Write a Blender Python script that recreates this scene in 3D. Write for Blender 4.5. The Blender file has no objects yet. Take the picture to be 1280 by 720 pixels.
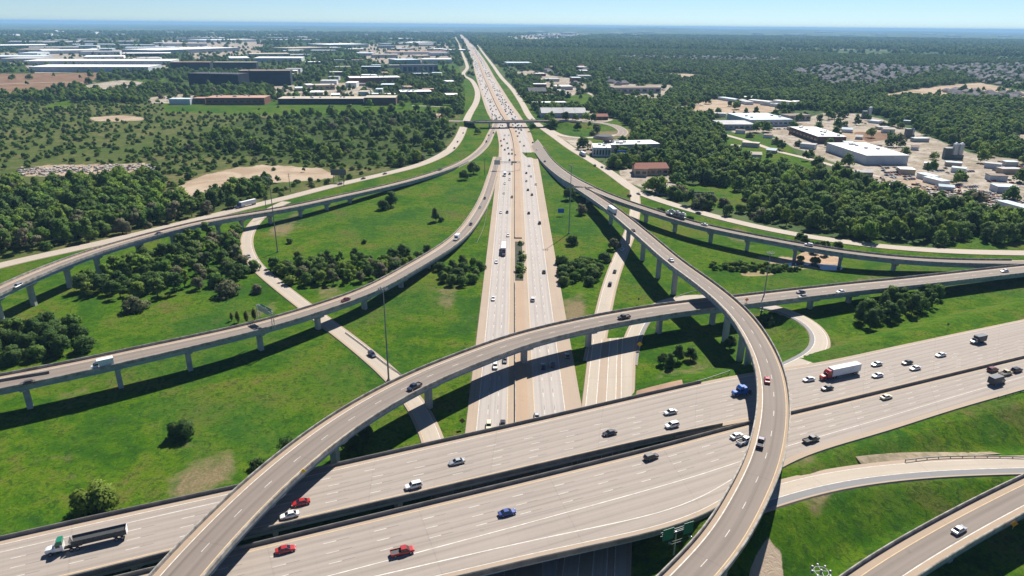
import bpy, bmesh, math, random
import numpy as np
from mathutils import Vector, Matrix
random.seed(7); RNG = np.random.default_rng(11)
S = bpy.context.scene; C = S.collection
# ------------------------------------------------------------------ camera, sky, sun, exposure
CAM_H = 127.0; FPX = 860.0; HORIZON = 31.5; ROLL = 0.0094
PITCH = math.atan((360-HORIZON)/FPX)
_f = np.array([0, math.cos(PITCH), -math.sin(PITCH)]); _U = np.array([0, math.sin(PITCH), math.cos(PITCH)]); _X = np.array([1., 0, 0])
_r = math.cos(ROLL)*_X + math.sin(ROLL)*_U; _u = -math.sin(ROLL)*_X + math.cos(ROLL)*_U
cam = bpy.data.cameras.new('camera'); cam.sensor_width = 36; cam.lens = 36*FPX/1280; cam.clip_start = 1; cam.clip_end = 200000
cam_o = bpy.data.objects.new('camera', cam); C.objects.link(cam_o); S.camera = cam_o
cam_o.matrix_world = Matrix(((_r[0], _u[0], -_f[0], 0), (_r[1], _u[1], -_f[1], 0), (_r[2], _u[2], -_f[2], CAM_H), (0, 0, 0, 1)))
SUN_EL = math.radians(48); SUN_AZ = math.radians(25)          # azimuth clockwise from +Y
w = bpy.data.worlds.new('World'); S.world = w; w.use_nodes = True
nt = w.node_tree; bg = nt.nodes['Background']; sky = nt.nodes.new('ShaderNodeTexSky'); sky.sky_type = 'NISHITA'
sky.sun_disc = False; sky.sun_elevation = SUN_EL; sky.sun_rotation = SUN_AZ; sky.altitude = 1500; sky.air_density = 0.8; sky.dust_density = 0.0; sky.ozone_density = 4.0
tint = nt.nodes.new('ShaderNodeMix'); tint.data_type = 'RGBA'; tint.blend_type = 'MULTIPLY'; tint.inputs[0].default_value = 1; tint.inputs[7].default_value = (.88, .98, 1.08, 1)
nt.links.new(sky.outputs[0], tint.inputs[6]); nt.links.new(tint.outputs[2], bg.inputs[0]); bg.inputs[1].default_value = 0.054
sun = bpy.data.lights.new('sun', 'SUN'); sun.energy = 5.0; sun.angle = math.radians(0.5); sun.color = (1.0, 0.94, 0.84)
sun_o = bpy.data.objects.new('sun', sun); C.objects.link(sun_o)
sd = Vector((math.cos(SUN_EL)*math.sin(SUN_AZ), math.cos(SUN_EL)*math.cos(SUN_AZ), math.sin(SUN_EL)))
sun_o.rotation_euler = sd.to_track_quat('Z', 'Y').to_euler(); sun_o.location = (0, 0, 300)
S.view_settings.view_transform = 'Standard'; S.view_settings.look = 'None'; S.view_settings.gamma = 1; S.view_settings.use_curve_mapping = False
S.view_settings.exposure = 0.86
S.cycles.max_bounces = 6; S.cycles.diffuse_bounces = 2; S.cycles.volume_bounces = 0; S.cycles.transparent_max_bounces = 4

# ------------------------------------------------------------------ picture point -> place in the world
def P(u, v, z=0.0):
    d = _f + (u-640)/FPX*_r - (v-360)/FPX*_u
    t = (z-CAM_H)/d[2]
    return np.array([d[0]*t, d[1]*t, z])
def Q(xyz):
    d = np.asarray(xyz, float) - np.array([0, 0, CAM_H]); ww = d@_f
    ww = np.where(ww < 1, 1e-3, ww)
    return 640+FPX*(d@_r)/ww, 360-FPX*(d@_u)/ww

# ------------------------------------------------------------------ materials
def mat(name, col=(.5, .5, .5), rough=.7, metal=0., build=None, coat=0., spec=None):
    m = bpy.data.materials.new(name); m.use_nodes = True; t = m.node_tree; b = t.nodes['Principled BSDF']
    b.inputs['Base Color'].default_value = (*col, 1); b.inputs['Roughness'].default_value = rough; b.inputs['Metallic'].default_value = metal
    if coat: b.inputs['Coat Weight'].default_value = coat; b.inputs['Coat Roughness'].default_value = .08
    if spec is not None: b.inputs['Specular IOR Level'].default_value = spec
    if build: build(t, b)
    return m
def N(t, kind, **kw):
    n = t.nodes.new('ShaderNode'+kind)
    for k, v in kw.items():
        if k.startswith('_'): setattr(n, k[1:], v)
        else: n.inputs[k.replace('__', ' ')].default_value = v
    return n
def noise(t, vec, scale, detail=4, rough=.6, dist=0.):
    n = N(t, 'TexNoise', Scale=scale, Detail=detail, Roughness=rough, Distortion=dist)
    if vec is not None: t.links.new(vec, n.inputs['Vector'])
    return n.outputs['Fac']
def mth(t, op, a, b=None, clamp=False):
    n = t.nodes.new('ShaderNodeMath'); n.operation = op; n.use_clamp = clamp
    for i, x in enumerate((a, b)):
        if x is None: continue
        if isinstance(x, (int, float)): n.inputs[i].default_value = x
        else: t.links.new(x, n.inputs[i])
    return n.outputs[0]
def ss(t, x, lo, hi):
    n = t.nodes.new('ShaderNodeMapRange'); n.interpolation_type = 'SMOOTHSTEP'
    n.inputs['From Min'].default_value = lo; n.inputs['From Max'].default_value = hi; t.links.new(x, n.inputs['Value']); return n.outputs[0]
def lin(t, x, lo, hi, a, b):
    n = t.nodes.new('ShaderNodeMapRange'); n.inputs['From Min'].default_value = lo; n.inputs['From Max'].default_value = hi
    n.inputs['To Min'].default_value = a; n.inputs['To Max'].default_value = b; t.links.new(x, n.inputs['Value']); return n.outputs[0]
def mix(t, fac, a, b, blend='MIX'):
    n = t.nodes.new('ShaderNodeMix'); n.data_type = 'RGBA'; n.blend_type = blend
    for idx, x in ((0, fac), (6, a), (7, b)):
        if isinstance(x, (int, float)): n.inputs[idx].default_value = x
        elif isinstance(x, tuple): n.inputs[idx].default_value = (*x, 1) if len(x) == 3 else x
        else: t.links.new(x, n.inputs[idx])
    return n.outputs[2]
def scaled(t, vec, s):
    n = N(t, 'Mapping'); n.inputs['Scale'].default_value = s; t.links.new(vec, n.inputs['Vector']); return n.outputs[0]
def bump(t, b, h, strength=.4, dist=.3):
    n = N(t, 'Bump', Strength=strength, Distance=dist); t.links.new(h, n.inputs['Height']); t.links.new(n.outputs[0], b.inputs['Normal'])

def road_mat(name, base, streak=.16, wheel=.10, blotch=.18):
    def f(t, b):
        uv = N(t, 'UVMap').outputs[0]; pos = N(t, 'NewGeometry').outputs['Position']
        s1 = noise(t, scaled(t, uv, (1.6, .018, 1)), 1.0, 5, .65); s2 = noise(t, scaled(t, uv, (.25, .05, 1)), 1.0, 3)
        b1 = noise(t, pos, .035, 5); b2 = noise(t, pos, .9, 4)
        sx = N(t, 'SeparateXYZ'); t.links.new(uv, sx.inputs[0])
        wp = mth(t, 'SINE', mth(t, 'MULTIPLY', sx.outputs[0], 2*math.pi/1.83))
        fac = mth(t, 'ADD', mth(t, 'MULTIPLY', s1, streak*2.2), mth(t, 'MULTIPLY', b1, blotch*2))
        fac = mth(t, 'ADD', fac, mth(t, 'MULTIPLY', s2, .2)); fac = mth(t, 'ADD', fac, mth(t, 'MULTIPLY', b2, .12))
        fac = mth(t, 'SUBTRACT', fac, mth(t, 'MULTIPLY', mth(t, 'ADD', wp, 1), wheel*.35))
        lb = mth(t, 'COSINE', mth(t, 'MULTIPLY', mth(t, 'SUBTRACT', sx.outputs[0], 3.75), 2*math.pi/3.7)); lb = mth(t, 'MULTIPLY', mth(t, 'ADD', lb, 1), mth(t, 'ADD', .35, s2))
        fac = mth(t, 'SUBTRACT', fac, mth(t, 'MULTIPLY', lb, wheel*.55))
        # joints between slabs: a thin dark line every 4.6 m, a stronger one every 36 m
        jt = mth(t, 'ABSOLUTE', mth(t, 'SUBTRACT', mth(t, 'FRACT', mth(t, 'DIVIDE', sx.outputs[1], 4.6)), .5))
        jl = mth(t, 'MULTIPLY', mth(t, 'GREATER_THAN', jt, .485), .05)
        j2 = mth(t, 'ABSOLUTE', mth(t, 'SUBTRACT', mth(t, 'FRACT', mth(t, 'DIVIDE', sx.outputs[1], 36.6)), .5))
        jl = mth(t, 'ADD', jl, mth(t, 'MULTIPLY', mth(t, 'GREATER_THAN', j2, .495), .10))
        sm = noise(t, scaled(t, uv, (.9, .011, 1)), 1.0, 3, .5, .3); jl = mth(t, 'ADD', jl, mth(t, 'MULTIPLY', ss(t, sm, .60, .74), .20))
        sp = noise(t, pos, .35, 3); jl = mth(t, 'ADD', jl, mth(t, 'MULTIPLY', ss(t, sp, .66, .74), .10))
        # slab to slab tone
        wn = N(t, 'TexWhiteNoise'); wn.noise_dimensions = '2D'; t.links.new(scaled(t, uv, (.273, .0545, 1)), wn.inputs['Vector'])
        sn = N(t, 'Vector' 'Math'); sn.operation = 'FLOOR'; t.links.new(scaled(t, uv, (.273, .0545, 1)), sn.inputs[0]); t.links.new(sn.outputs[0], wn.inputs['Vector'])
        fac = mth(t, 'ADD', fac, mth(t, 'MULTIPLY', wn.outputs['Value'], .06))
        gain = mth(t, 'SUBTRACT', lin(t, fac, .05, .70, .76, 1.20), jl)
        sc = N(t, 'VectorMath'); sc.operation = 'SCALE'; sc.inputs[0].default_value = base; t.links.new(gain, sc.inputs['Scale'])
        t.links.new(sc.outputs[0], b.inputs['Base Color'])
    return mat(name, base, .82, build=f, spec=.3)
def patchy(name, a, bcol, scale=.3, rough=.85, detail=5, bmp=0, lo=.35, hi=.65, spec=.3):
    def f(t, b):
        pos = N(t, 'NewGeometry').outputs['Position']; n = noise(t, pos, scale, detail)
        t.links.new(mix(t, ss(t, n, lo, hi), a, bcol), b.inputs['Base Color'])
        if bmp: bump(t, b, noise(t, pos, scale*6, 4), bmp, .2)
    return mat(name, a, rough, build=f, spec=spec)
M = {}
M['lane'] = road_mat('concrete_lanes', (.28, .243, .218))
M['should'] = road_mat('concrete_shoulder', (.29, .228, .175), .12, 0)
M['tan'] = road_mat('concrete_median', (.30, .215, .15), .10, 0)
M['lanef'] = road_mat('freeway_concrete', (.290, .262, .243), .32, .2)
M['lanee'] = road_mat('viaduct_lane_concrete', (.240, .207, .182), .34, .22)
M['flane'] = road_mat('flyover_lane_concrete', (.163, .136, .117), .34, .26)
M['fshould'] = road_mat('flyover_shoulder_concrete', (.27, .205, .15), .12, 0)
M['gshould'] = road_mat('asphalt_shoulder', (.16, .16, .165), .12, 0)
M['frontage'] = road_mat('frontage_concrete', (.33, .285, .235), .14, .06)
M['white'] = patchy('white_road_paint', (.62, .60, .56), (.46, .43, .39), .6)
M['yellow'] = patchy('yellow_road_paint', (.56, .42, .25), (.46, .35, .22), .6)
M['black'] = mat('black_contrast_paint', (.15, .13, .12), .8)
M['parapet'] = patchy('parapet_concrete', (.36, .34, .31), (.19, .18, .165), .45)
M['darkpar'] = patchy('dark_parapet_concrete', (.20, .19, .175), (.13, .125, .12), .3)  # darker grey mottle for the viaduct parapets and the deck divider
M['girder'] = patchy('painted_girder', (.30, .36, .40), (.23, .28, .32), .12)
M['pier'] = patchy('pier_concrete', (.42, .41, .39), (.31, .31, .30), .2)
M['soffit'] = mat('deck_soffit', (.25, .25, .245), .9)
M['steel'] = mat('galvanised_steel', (.42, .44, .46), .45, .6)
M['mast'] = mat('weathered_mast_steel', (.20, .21, .22), .55, .3)
M['dsteel'] = mat('dark_steel', (.10, .115, .12), .5, .5)
M['riprap'] = patchy('slope_paving_concrete', (.30, .19, .125), (.24, .155, .105), .2)
M['soil'] = patchy('bare_soil', (.36, .24, .15), (.25, .165, .10), .15, bmp=.5)
# ------------------------------------------------------------------ building helpers
def tag(o, label=None, cat=None, group=None, kind=None):
    if label: o['label'] = label
    if cat: o['category'] = cat
    if group: o['group'] = group
    if kind: o['kind'] = kind
    return o
def root(name, loc, label, cat, group=None, yaw=0.):
    o = bpy.data.objects.new(name, None); C.objects.link(o); o.location = loc; o.rotation_euler.z = yaw; o.empty_display_size = 1
    return tag(o, label, cat, group)
class MB:
    def __init__(s): s.v = []; s.f = []; s.m = []; s.uv = []
    def add(s, verts, faces, mi=0, uvs=None):
        o = len(s.v); s.v += [tuple(map(float, p)) for p in verts]
        for k, f in enumerate(faces):
            s.f.append(tuple(o+i for i in f)); s.m.append(mi if isinstance(mi, int) else mi[k])
            s.uv.append([uvs[i] for i in f] if uvs is not None else [(verts[i][0], verts[i][1]) for i in f])
    def box(s, c, d, mi=0, rot=None):
        x, y, z = d[0]/2, d[1]/2, d[2]/2
        vs = [Vector((sx*x, sy*y, sz*z)) for sz in (-1, 1) for sy in (-1, 1) for sx in (-1, 1)]
        if rot is not None: vs = [rot@p for p in vs]
        s.add([(p[0]+c[0], p[1]+c[1], p[2]+c[2]) for p in vs], [(0, 2, 3, 1), (4, 5, 7, 6), (0, 1, 5, 4), (2, 6, 7, 3), (0, 4, 6, 2), (1, 3, 7, 5)], mi)
    def frust(s, x0, x1, y, z0, X0, X1, Y, z1, mi=0):
        s.add([(x0, -y, z0), (x1, -y, z0), (x1, y, z0), (x0, y, z0), (X0, -Y, z1), (X1, -Y, z1), (X1, Y, z1), (X0, Y, z1)],
              [(3, 2, 1, 0), (4, 5, 6, 7), (0, 1, 5, 4), (1, 2, 6, 5), (2, 3, 7, 6), (3, 0, 4, 7)], mi)
    def tube(s, a, b, r0, r1=None, n=8, mi=0):
        a, b = Vector(a), Vector(b); r1 = r0 if r1 is None else r1; q = (b-a).to_track_quat('Z', 'Y')
        vs = []
        for p, r in ((a, r0), (b, r1)):
            for k in range(n):
                an = 2*math.pi*k/n; vs.append(p+q@Vector((r*math.cos(an), r*math.sin(an), 0)))
        fs = [(k, (k+1) % n, n+(k+1) % n, n+k) for k in range(n)]+[tuple(range(n))[::-1], tuple(range(n, 2*n))]
        s.add(vs, fs, mi)
    def loft(s, rings, mi=0, cap=True, closed=True):
        n = len(rings[0]); vs = [p for r in rings for p in r]; fs = []
        for i in range(len(rings)-1):
            for k in range(n if closed else n-1):
                a = i*n+k; b = i*n+(k+1) % n; fs.append((a, b, b+n, a+n))
        if cap and closed: fs += [tuple(range(n))[::-1], tuple(range((len(rings)-1)*n, len(rings)*n))]
        s.add(vs, fs, mi)
    def build(s, name, mats, parent=None, world=True, smooth=False):
        """one mesh object; with a parent and world=True the vertices are world positions under an unrotated Empty"""
        off = Vector(parent.matrix_basis.translation) if (parent is not None and world) else Vector((0, 0, 0))
        if parent is not None and world and parent.parent is not None: off = off+Vector(parent.parent.location)
        me = bpy.data.meshes.new(name); me.from_pydata([(p[0]-off.x, p[1]-off.y, p[2]-off.z) for p in s.v], [], s.f)
        mats = mats if isinstance(mats, (list, tuple)) else [mats]
        for m in mats: me.materials.append(m)
        me.polygons.foreach_set('material_index', s.m)
        uvl = me.uv_layers.new(name='UVMap'); uvl.data.foreach_set('uv', np.array([c for f in s.uv for c in f], float).ravel())
        if smooth: me.polygons.foreach_set('use_smooth', [True]*len(me.polygons))
        me.update()
        o = bpy.data.objects.new(name, me); C.objects.link(o)
        if parent is not None: o.parent = parent
        return o
def copy_tree(o, parent=None):
    c = o.copy(); C.objects.link(c)
    if parent is not None: c.parent = parent
    for ch in o.children: copy_tree(ch, c)
    return c

# ------------------------------------------------------------------ paths and ribbons
def resample(p, step):
    p = np.asarray(p, float); d = np.r_[0, np.cumsum(np.linalg.norm(np.diff(p, axis=0), axis=1))]
    n = max(2, int(d[-1]/step)+1); s = np.linspace(0, d[-1], n)
    return np.stack([np.interp(s, d, p[:, i]) for i in range(3)], 1)
def catmull(pts, per=12):
    p = [2*np.array(pts[0])-np.array(pts[1])]+[np.array(q, float) for q in pts]+[2*np.array(pts[-1])-np.array(pts[-2])]
    out = []
    for i in range(1, len(p)-2):
        a, b, c, d = p[i-1:i+3]
        ta, tb, tc = [max(1e-3, np.linalg.norm(q)**.5) for q in (b-a, c-b, d-c)]
        for k in range(per):
            t = k/per*tb
            A1 = a+(b-a)*(t+ta)/ta; A2 = b+(c-b)*t/tb; A3 = c+(d-c)*(t-tb)/tc
            B1 = A1+(A2-A1)*(t+ta)/(ta+tb); B2 = A2+(A3-A2)*t/(tb+tc)
            out.append(B1+(B2-B1)*t/tb)
    out.append(p[-2]); return np.array(out)
def smooth_path(p, sig):
    """gaussian smoothing along the path, ends kept"""
    n = len(p); step = np.linalg.norm(p[1]-p[0]); k = int(3*sig/step)
    if k < 1: return p
    e = np.r_[2*p[0]-p[k:0:-1], p, 2*p[-1]-p[-2:-k-2:-1]]
    g = np.exp(-.5*(np.arange(-k, k+1)*step/sig)**2); g /= g.sum()
    return np.stack([np.convolve(e[:, i], g, 'valid') for i in range(3)], 1)
def path(px, sig=10, step=4.):
    return resample(smooth_path(resample(catmull([P(*q) for q in px]), step), sig), step)
def tang(p):
    t = np.gradient(p, axis=0); t[:, 2] = 0
    return t/np.linalg.norm(t, axis=1)[:, None]
def edges(p, wl, wr=None):
    """left and right edge of a path; widths may be arrays"""
    wr = wl if wr is None else wr; t = tang(p); nrm = np.stack([-t[:, 1], t[:, 0], 0*t[:, 0]], 1)
    wl = np.broadcast_to(wl, len(p))[:, None]; wr = np.broadcast_to(wr, len(p))[:, None]
    return p+nrm*wl, p-nrm*wr
def arcl(p): return np.r_[0, np.cumsum(np.linalg.norm(np.diff(p, axis=0), axis=1))]
class Ribbon:
    """a carriageway between two edge lines; lateral places are metres from the left edge (>=0) or from the right edge (<0)"""
    def __init__(s, L, R):
        s.L, s.R = L, R; s.W = np.linalg.norm(R-L, axis=1); s.D = (R-L)/s.W[:, None]; s.S = arcl((L+R)/2); s.len = s.S[-1]
    def at(s, d, dz=0.):
        dd = np.where(np.broadcast_to(d, len(s.W)) >= 0, d, s.W+np.where(np.broadcast_to(d, len(s.W)) < 0, d, 0))
        q = s.L+s.D*dd[:, None]; q = q.copy(); q[:, 2] += dz; return q, dd
    def surface(s, mb, breaks, end=None, i0=0, i1=None, dz=0.):
        """breaks = [(lateral start, material index)...]; end = lateral end"""
        i1 = len(s.W) if i1 is None else i1
        lim = [b[0] for b in breaks]+[None if end is None else end]
        for k, (d, mi) in enumerate(breaks):
            a, da = s.at(d, dz)
            if lim[k+1] is None: b, db = s.R.copy(), s.W; b[:, 2] += dz
            else: b, db = s.at(lim[k+1], dz)
            vs = np.r_[a[i0:i1], b[i0:i1]]; n = i1-i0
            uv = [(x, y) for x, y in zip(np.r_[da[i0:i1], db[i0:i1]], np.r_[s.S[i0:i1], s.S[i0:i1]])]
            mb.add(vs, [(i, n+i, n+i+1, i+1) for i in range(n-1)], mi, uv)
    def line(s, mb, d, mi, wd=.2, dash=None, off=0., dz=.012, s0=0., s1=None):
        s1 = s.len if s1 is None else s1
        a, da = s.at(d, dz); t = s.D
        def ev(x): return np.array([np.interp(x, s.S, a[:, i]) for i in range(3)]), np.array([np.interp(x, s.S, t[:, i]) for i in range(3)])
        if dash is None:
            idx = [i for i in range(len(s.S)) if s0 <= s.S[i] <= s1]
            if len(idx) < 2: return
            A = a[idx]-t[idx]*wd/2; B = a[idx]+t[idx]*wd/2; n = len(idx)
            mb.add(np.r_[A, B], [(i, n+i, n+i+1, i+1) for i in range(n-1)], mi)
        else:
            ln, cyc = dash; x = s0+off
            while x+ln < s1:
                (p, tp), (q, tq) = ev(x), ev(x+ln)
                mb.add([p-tp*wd/2, p+tp*wd/2, q+tq*wd/2, q-tq*wd/2], [(0, 1, 2, 3)], mi); x += cyc
def wall_along(mb, a, dirs, w0, w1, z0, z1, mi=0, base=None):
    """a wall (parapet, kerb, fascia) following the line a: lateral from w0 to w1 along dirs, from z0 to z1 above a"""
    n = len(a); up = np.array([0, 0, 1.])
    r = [a+dirs*w0+up*z0, a+dirs*w1+up*z0, a+dirs*w1+up*z1, a+dirs*w0+up*z1]
    vs = np.concatenate(r); fs = []
    for i in range(n-1):
        for k in range(4):
            l = (k+1) % 4; fs.append((k*n+i, l*n+i, l*n+i+1, k*n+i+1))
    fs += [(0, 3*n, 2*n, n), (n-1, 2*n-1, 3*n-1, 4*n-1)]
    mb.add(vs, fs, mi)

ROADS = {}         # name -> (path, half width), for the terrain, trees and traffic
EMB = []           # embankments: (points, half width)
def skirt(rb, mb, mi, drop=.7, i0=0, i1=None):
    i1 = len(rb.W) if i1 is None else i1
    for e, sg in ((rb.L, -1), (rb.R, 1)):
        a = e[i0:i1]; b = a+rb.D[i0:i1]*sg*.5; b = b.copy(); b[:, 2] -= drop; n = len(a)
        mb.add(np.r_[a, b], [(i, i+1, n+i+1, n+i) for i in range(n-1)], mi)
def grade_road(name, label, pth, width, breaks, mats, lines=(), sk=True):
    L, R = edges(pth, width/2); rb = Ribbon(L, R); mb = MB(); rb.surface(mb, breaks)
    if sk: skirt(rb, mb, len(mats)-1)
    for ln in lines: rb.line(mb, *ln[0], **ln[1])
    o = mb.build(name, mats); tag(o, label, None, None, 'structure'); ROADS[name+str(len(ROADS))] = (pth, np.max(width)/2)
    return rb
def pier(parent, top, yaw, wid, ground=0., kind='hammer', gd=1.6):
    z1 = top[2]-.28-gd; mb = MB(); rot = Matrix.Rotation(yaw, 3, 'Z')        # yaw: across the deck
    def ring(hx, hy, z): return [tuple(np.array([top[0], top[1], z])+np.array(rot@Vector((x, y, 0)))) for x, y in ((-hx, -hy), (hx, -hy), (hx, hy), (-hx, hy))]
    if kind == 'hammer':
        mb.loft([ring(1.15, .85, ground-.6), ring(1.15, .85, z1-3.2), ring(1.35, .85, z1-1.2)])
        o = mb.build('pier', M['pier'], parent)
        mc = MB(); h = wid*.40; mc.loft([ring(1.35, .95, z1-2.2), ring(h, 1.0, z1-.8), ring(h, 1.0, z1)]); mc.build('pier_cap', M['pier'], o)
    else:
        mc = MB(); mc.loft([ring(wid*.44, .7, z1-1.2), ring(wid*.44, .7, z1)]); o = mc.build('pier', M['pier'], parent)
        for c in np.linspace(-wid*.4, wid*.4, kind):
            q = np.array([top[0], top[1], 0])+np.array(rot@Vector((c, 0, 0))); mb = MB()
            mb.tube((q[0], q[1], ground-.6), (q[0], q[1], z1-1.19), .6, n=10); mb.build('column', M['pier'], o)
def bridge(name, label, pth, width, breaks, mats, lines, span, piers, gd=1.6, par_span=None, kind='hammer', ng=4, parmat='parapet', group=None, half=None, parts=None):
    """a deck on girders between span[0]..span[1] (fractions of the path), on an embankment elsewhere"""
    hw = width/2 if half is None else half; L, R = edges(pth, hw); rb = Ribbon(L, R); n = len(pth)
    i0, i1 = int(span[0]*(n-1)), int(span[1]*(n-1))+1
    mid = pth[(i0+i1)//2]; rt = root(name, (mid[0], mid[1], 0), label, 'bridge', group)
    mb = MB(); rb.surface(mb, breaks); nm = len(mats)
    up = np.array([0, 0, 1.])
    # slab under the surface on the bridge, skirts on the embankment
    sl = MB()
    nn = i1-i0; vs = np.concatenate([(rb.L-up*.02)[i0:i1], (rb.R-up*.02)[i0:i1], (rb.R-up*.27)[i0:i1], (rb.L-up*.27)[i0:i1]]); fs = []
    for i in range(nn-1):
        for k in (1, 2, 3):
            l = (k+1) % 4; fs.append((k*nn+i, l*nn+i, l*nn+i+1, k*nn+i+1))
    fs += [(0, 3*nn, 2*nn, nn), (nn-1, 2*nn-1, 3*nn-1, 4*nn-1)]
    mb.add(vs, fs, nm)
    if i0 > 1: skirt(rb, mb, nm, .8, 0, i0+1)
    if i1 < n-1: skirt(rb, mb, nm, .8, i1-1, n)
    for ln in lines: rb.line(mb, *ln[0], **ln[1])
    mb.build('deck', list(mats)+[M['soffit']], rt)
    g = MB(); wv = rb.W
    for q in np.linspace(.09, .91, ng):
        a = (rb.L+rb.D*(wv*q)[:, None])[i0:i1]
        wall_along(g, a, rb.D[i0:i1], -.22, .22, -.27-gd, -.27)
        wall_along(g, a, rb.D[i0:i1], -.42, .42, -.27-gd, -.27-gd+.14)
    g.build('girders', M['girder'], rt)
    if par_span is None: par_span = (0, 1)
    j0, j1 = int(par_span[0]*(n-1)), int(par_span[1]*(n-1))+1
    for e, sg in ((rb.L, 1), (rb.R, -1)):
        pm = MB(); a = e[j0:j1]; d = rb.D[j0:j1]*sg
        wall_along(pm, a, d, -.05, .36, -.34, .86); wall_along(pm, a, d, .08, .28, .86, .98)
        pm.build('parapet', M[parmat], rt)
    S_ = rb.S
    for fr in piers:
        x = fr*rb.len; q = np.array([np.interp(x, S_, pth[:, i]) for i in range(3)]); t = np.array([np.interp(x, S_, tang(pth)[:, i]) for i in range(2)])
        wd = np.interp(x, S_, rb.W); c = (np.array([np.interp(x, S_, rb.L[:, i]) for i in range(3)])+np.array([np.interp(x, S_, rb.R[:, i]) for i in range(3)]))/2
        pier(rt, c, math.atan2(t[1], t[0])-math.pi/2, wd, 0., kind, gd)
    ROADS[name+str(len(ROADS))] = (pth, np.max(hw))
    if i0 > 1: EMB.append((pth[:i0+1], np.broadcast_to(hw, n)[:i0+1]))
    if i1 < n-1: EMB.append((pth[i1-1:], np.broadcast_to(hw, n)[i1-1:]))
    return rb, rt
def frac_px(pth, u, v, ground=None):
    """fraction along a path of the point that projects closest to a picture point"""
    a, b = Q(pth); return float(arcl(pth)[np.argmin((a-u)**2+(b-v)**2)]/arcl(pth)[-1])
# ------------------------------------------------------------------ roads and bridges
def frac_xy(pth, u, v):
    q = P(u, v, 0); d = np.hypot(pth[:, 0]-q[0], pth[:, 1]-q[1]); return float(arcl(pth)[np.argmin(d)]/arcl(pth)[-1])
Z0 = .3; DASH = (3.05, 12.2)
def dashes(d, wd=.15, w='white', s0=0., s1=None, mi=(2, 4)):
    return [((d, mi[0]), dict(wd=wd, dash=DASH, s0=s0, s1=s1)), ((d, mi[1]), dict(wd=wd, dash=DASH, off=3.1, s0=s0, s1=s1))]
def solid(d, mi=2, wd=.19, **k): return [((d, mi), dict(wd=wd, **k))]
FM = [M['flane'], M['fshould'], M['white'], M['yellow'], M['black']]
# the long freeway running to the horizon
fwc = [(5.0, y) for y in (-60, 0, 100, 200, 300, 450, 600, 750)]
fw = np.array([[x, y, Z0] for x, y in fwc]+[list(P(u, v, Z0)) for u, v in ((640, 158), (634, 150), (625, 135), (614, 112), (606, 95), (600, 80), (592, 65), (585, 55), (579, 48), (575, 43.5))])
fw = resample(smooth_path(resample(catmull(fw), 10), 60), 10)
xa = arcl(fw); fhw = np.interp(xa, [0, 850, 1150, 1600, 4000, 20000], [20.1, 20.1, 24, 24, 26, 30])
L_, R_ = edges(fw, fhw); fwr = Ribbon(L_, R_); mb = MB()
i_far = int(np.searchsorted(xa, 900))
br = [(0, 1), (3.6, 0), (14.0, 1), (16.6, 3), (21.2, 1), (23.3, 0), (34.3, 1)]
fwr.surface(mb, br, i1=i_far+1)
wv = fwr.W
# the far part carries more lanes
Lf, Rf = fwr.L[i_far:], fwr.R[i_far:]; far = Ribbon(Lf, Rf); cw = far.W/2
for a0, a1, mi in ((0, 3, 1), (3, -99, 0)): pass
def strip(rb, fa, fb, mi, dz=0.):
    a = rb.L+rb.D*(rb.W*fa)[:, None]; b = rb.L+rb.D*(rb.W*fb)[:, None]; n = len(a)
    uv = [(x, y) for x, y in zip(np.r_[rb.W*fa, rb.W*fb], np.r_[rb.S, rb.S])]
    mb.add(np.r_[a, b], [(i, n+i, n+i+1, i+1) for i in range(n-1)], mi, uv)
for fa, fb, mi in ((0, .08, 1), (.08, .37, 0), (.37, .413, 1), (.413, .527, 3), (.527, .58, 1), (.58, .87, 0), (.87, 1, 1)): strip(far, fa, fb, mi)
skirt(fwr, mb, 1)
for d in (7.05, 10.5): [fwr.line(mb, d, mi, wd=.16, dash=DASH, off=o, s1=850) for mi, o in ((2, 0), (6, 3.1))]
for d in (26.95, 30.6): [fwr.line(mb, d, mi, wd=.16, dash=DASH, off=o, s1=850) for mi, o in ((2, 0), (6, 3.1))]
for d, mi in ((3.7, 2), (13.9, 4), (23.4, 4), (34.2, 2)): fwr.line(mb, d, mi, wd=.2, s1=880)
freeway = mb.build('freeway_road', [M['lanef'], M['should'], M['white'], M['tan'], M['yellow'], M['lanef'], M['black']]); tag(freeway, kind='structure')
ROADS['freeway'] = (fw, 20.5)
# raised concrete median with an opening over the creek
slot = (P(650, 351, Z0)[1], P(650, 302, Z0)[1])
def median_piece(y0, y1, nm_, label, solid_top=True):
    idx = [i for i in range(len(fw)) if y0 <= fw[i, 1] <= y1]
    a, _ = fwr.at(16.65 if y1 < 800 else 0); 
    a = fwr.L+fwr.D*(np.where(xa < 850, 16.65, fwr.W*.414))[:, None]; wm = np.where(xa < 850, 4.5, fwr.W*.11)
    m_ = MB(); aa = a[idx]; d = fwr.D[idx]
    if solid_top:
        n = len(aa); b = aa+d*wm[idx][:, None]; up = np.array([0, 0, 1.]); h = .72
        m_.add(np.r_[aa, aa+up*h, b+up*h, b], [(k*n+i, k*n+i+1, (k+1)*n+i+1, (k+1)*n+i) for k in range(3) for i in range(n-1)]+[(0, n, 2*n, 3*n), (n-1, 4*n-1, 3*n-1, 2*n-1)], [(0 if k != 1 else 1) for k in range(3) for i in range(n-1)]+[0, 0])
    r_ = root(nm_, aa[len(aa)//2], label, 'median barrier'); m_.build('barrier_body', [M['parapet'], M['tan']], r_)
    m2 = MB(); wall_along(m2, aa, d, -.12, .12, 0, 1.05); m2.build('barrier_rail', M['parapet'], r_)
    return r_
median_piece(-60, slot[0], 'median_barrier', 'raised tan concrete median of the freeway, near stretch running under the curved flyover')
median_piece(slot[1], 2600, 'median_barrier', 'raised tan concrete median of the freeway, long stretch beyond the planted opening')
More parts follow.
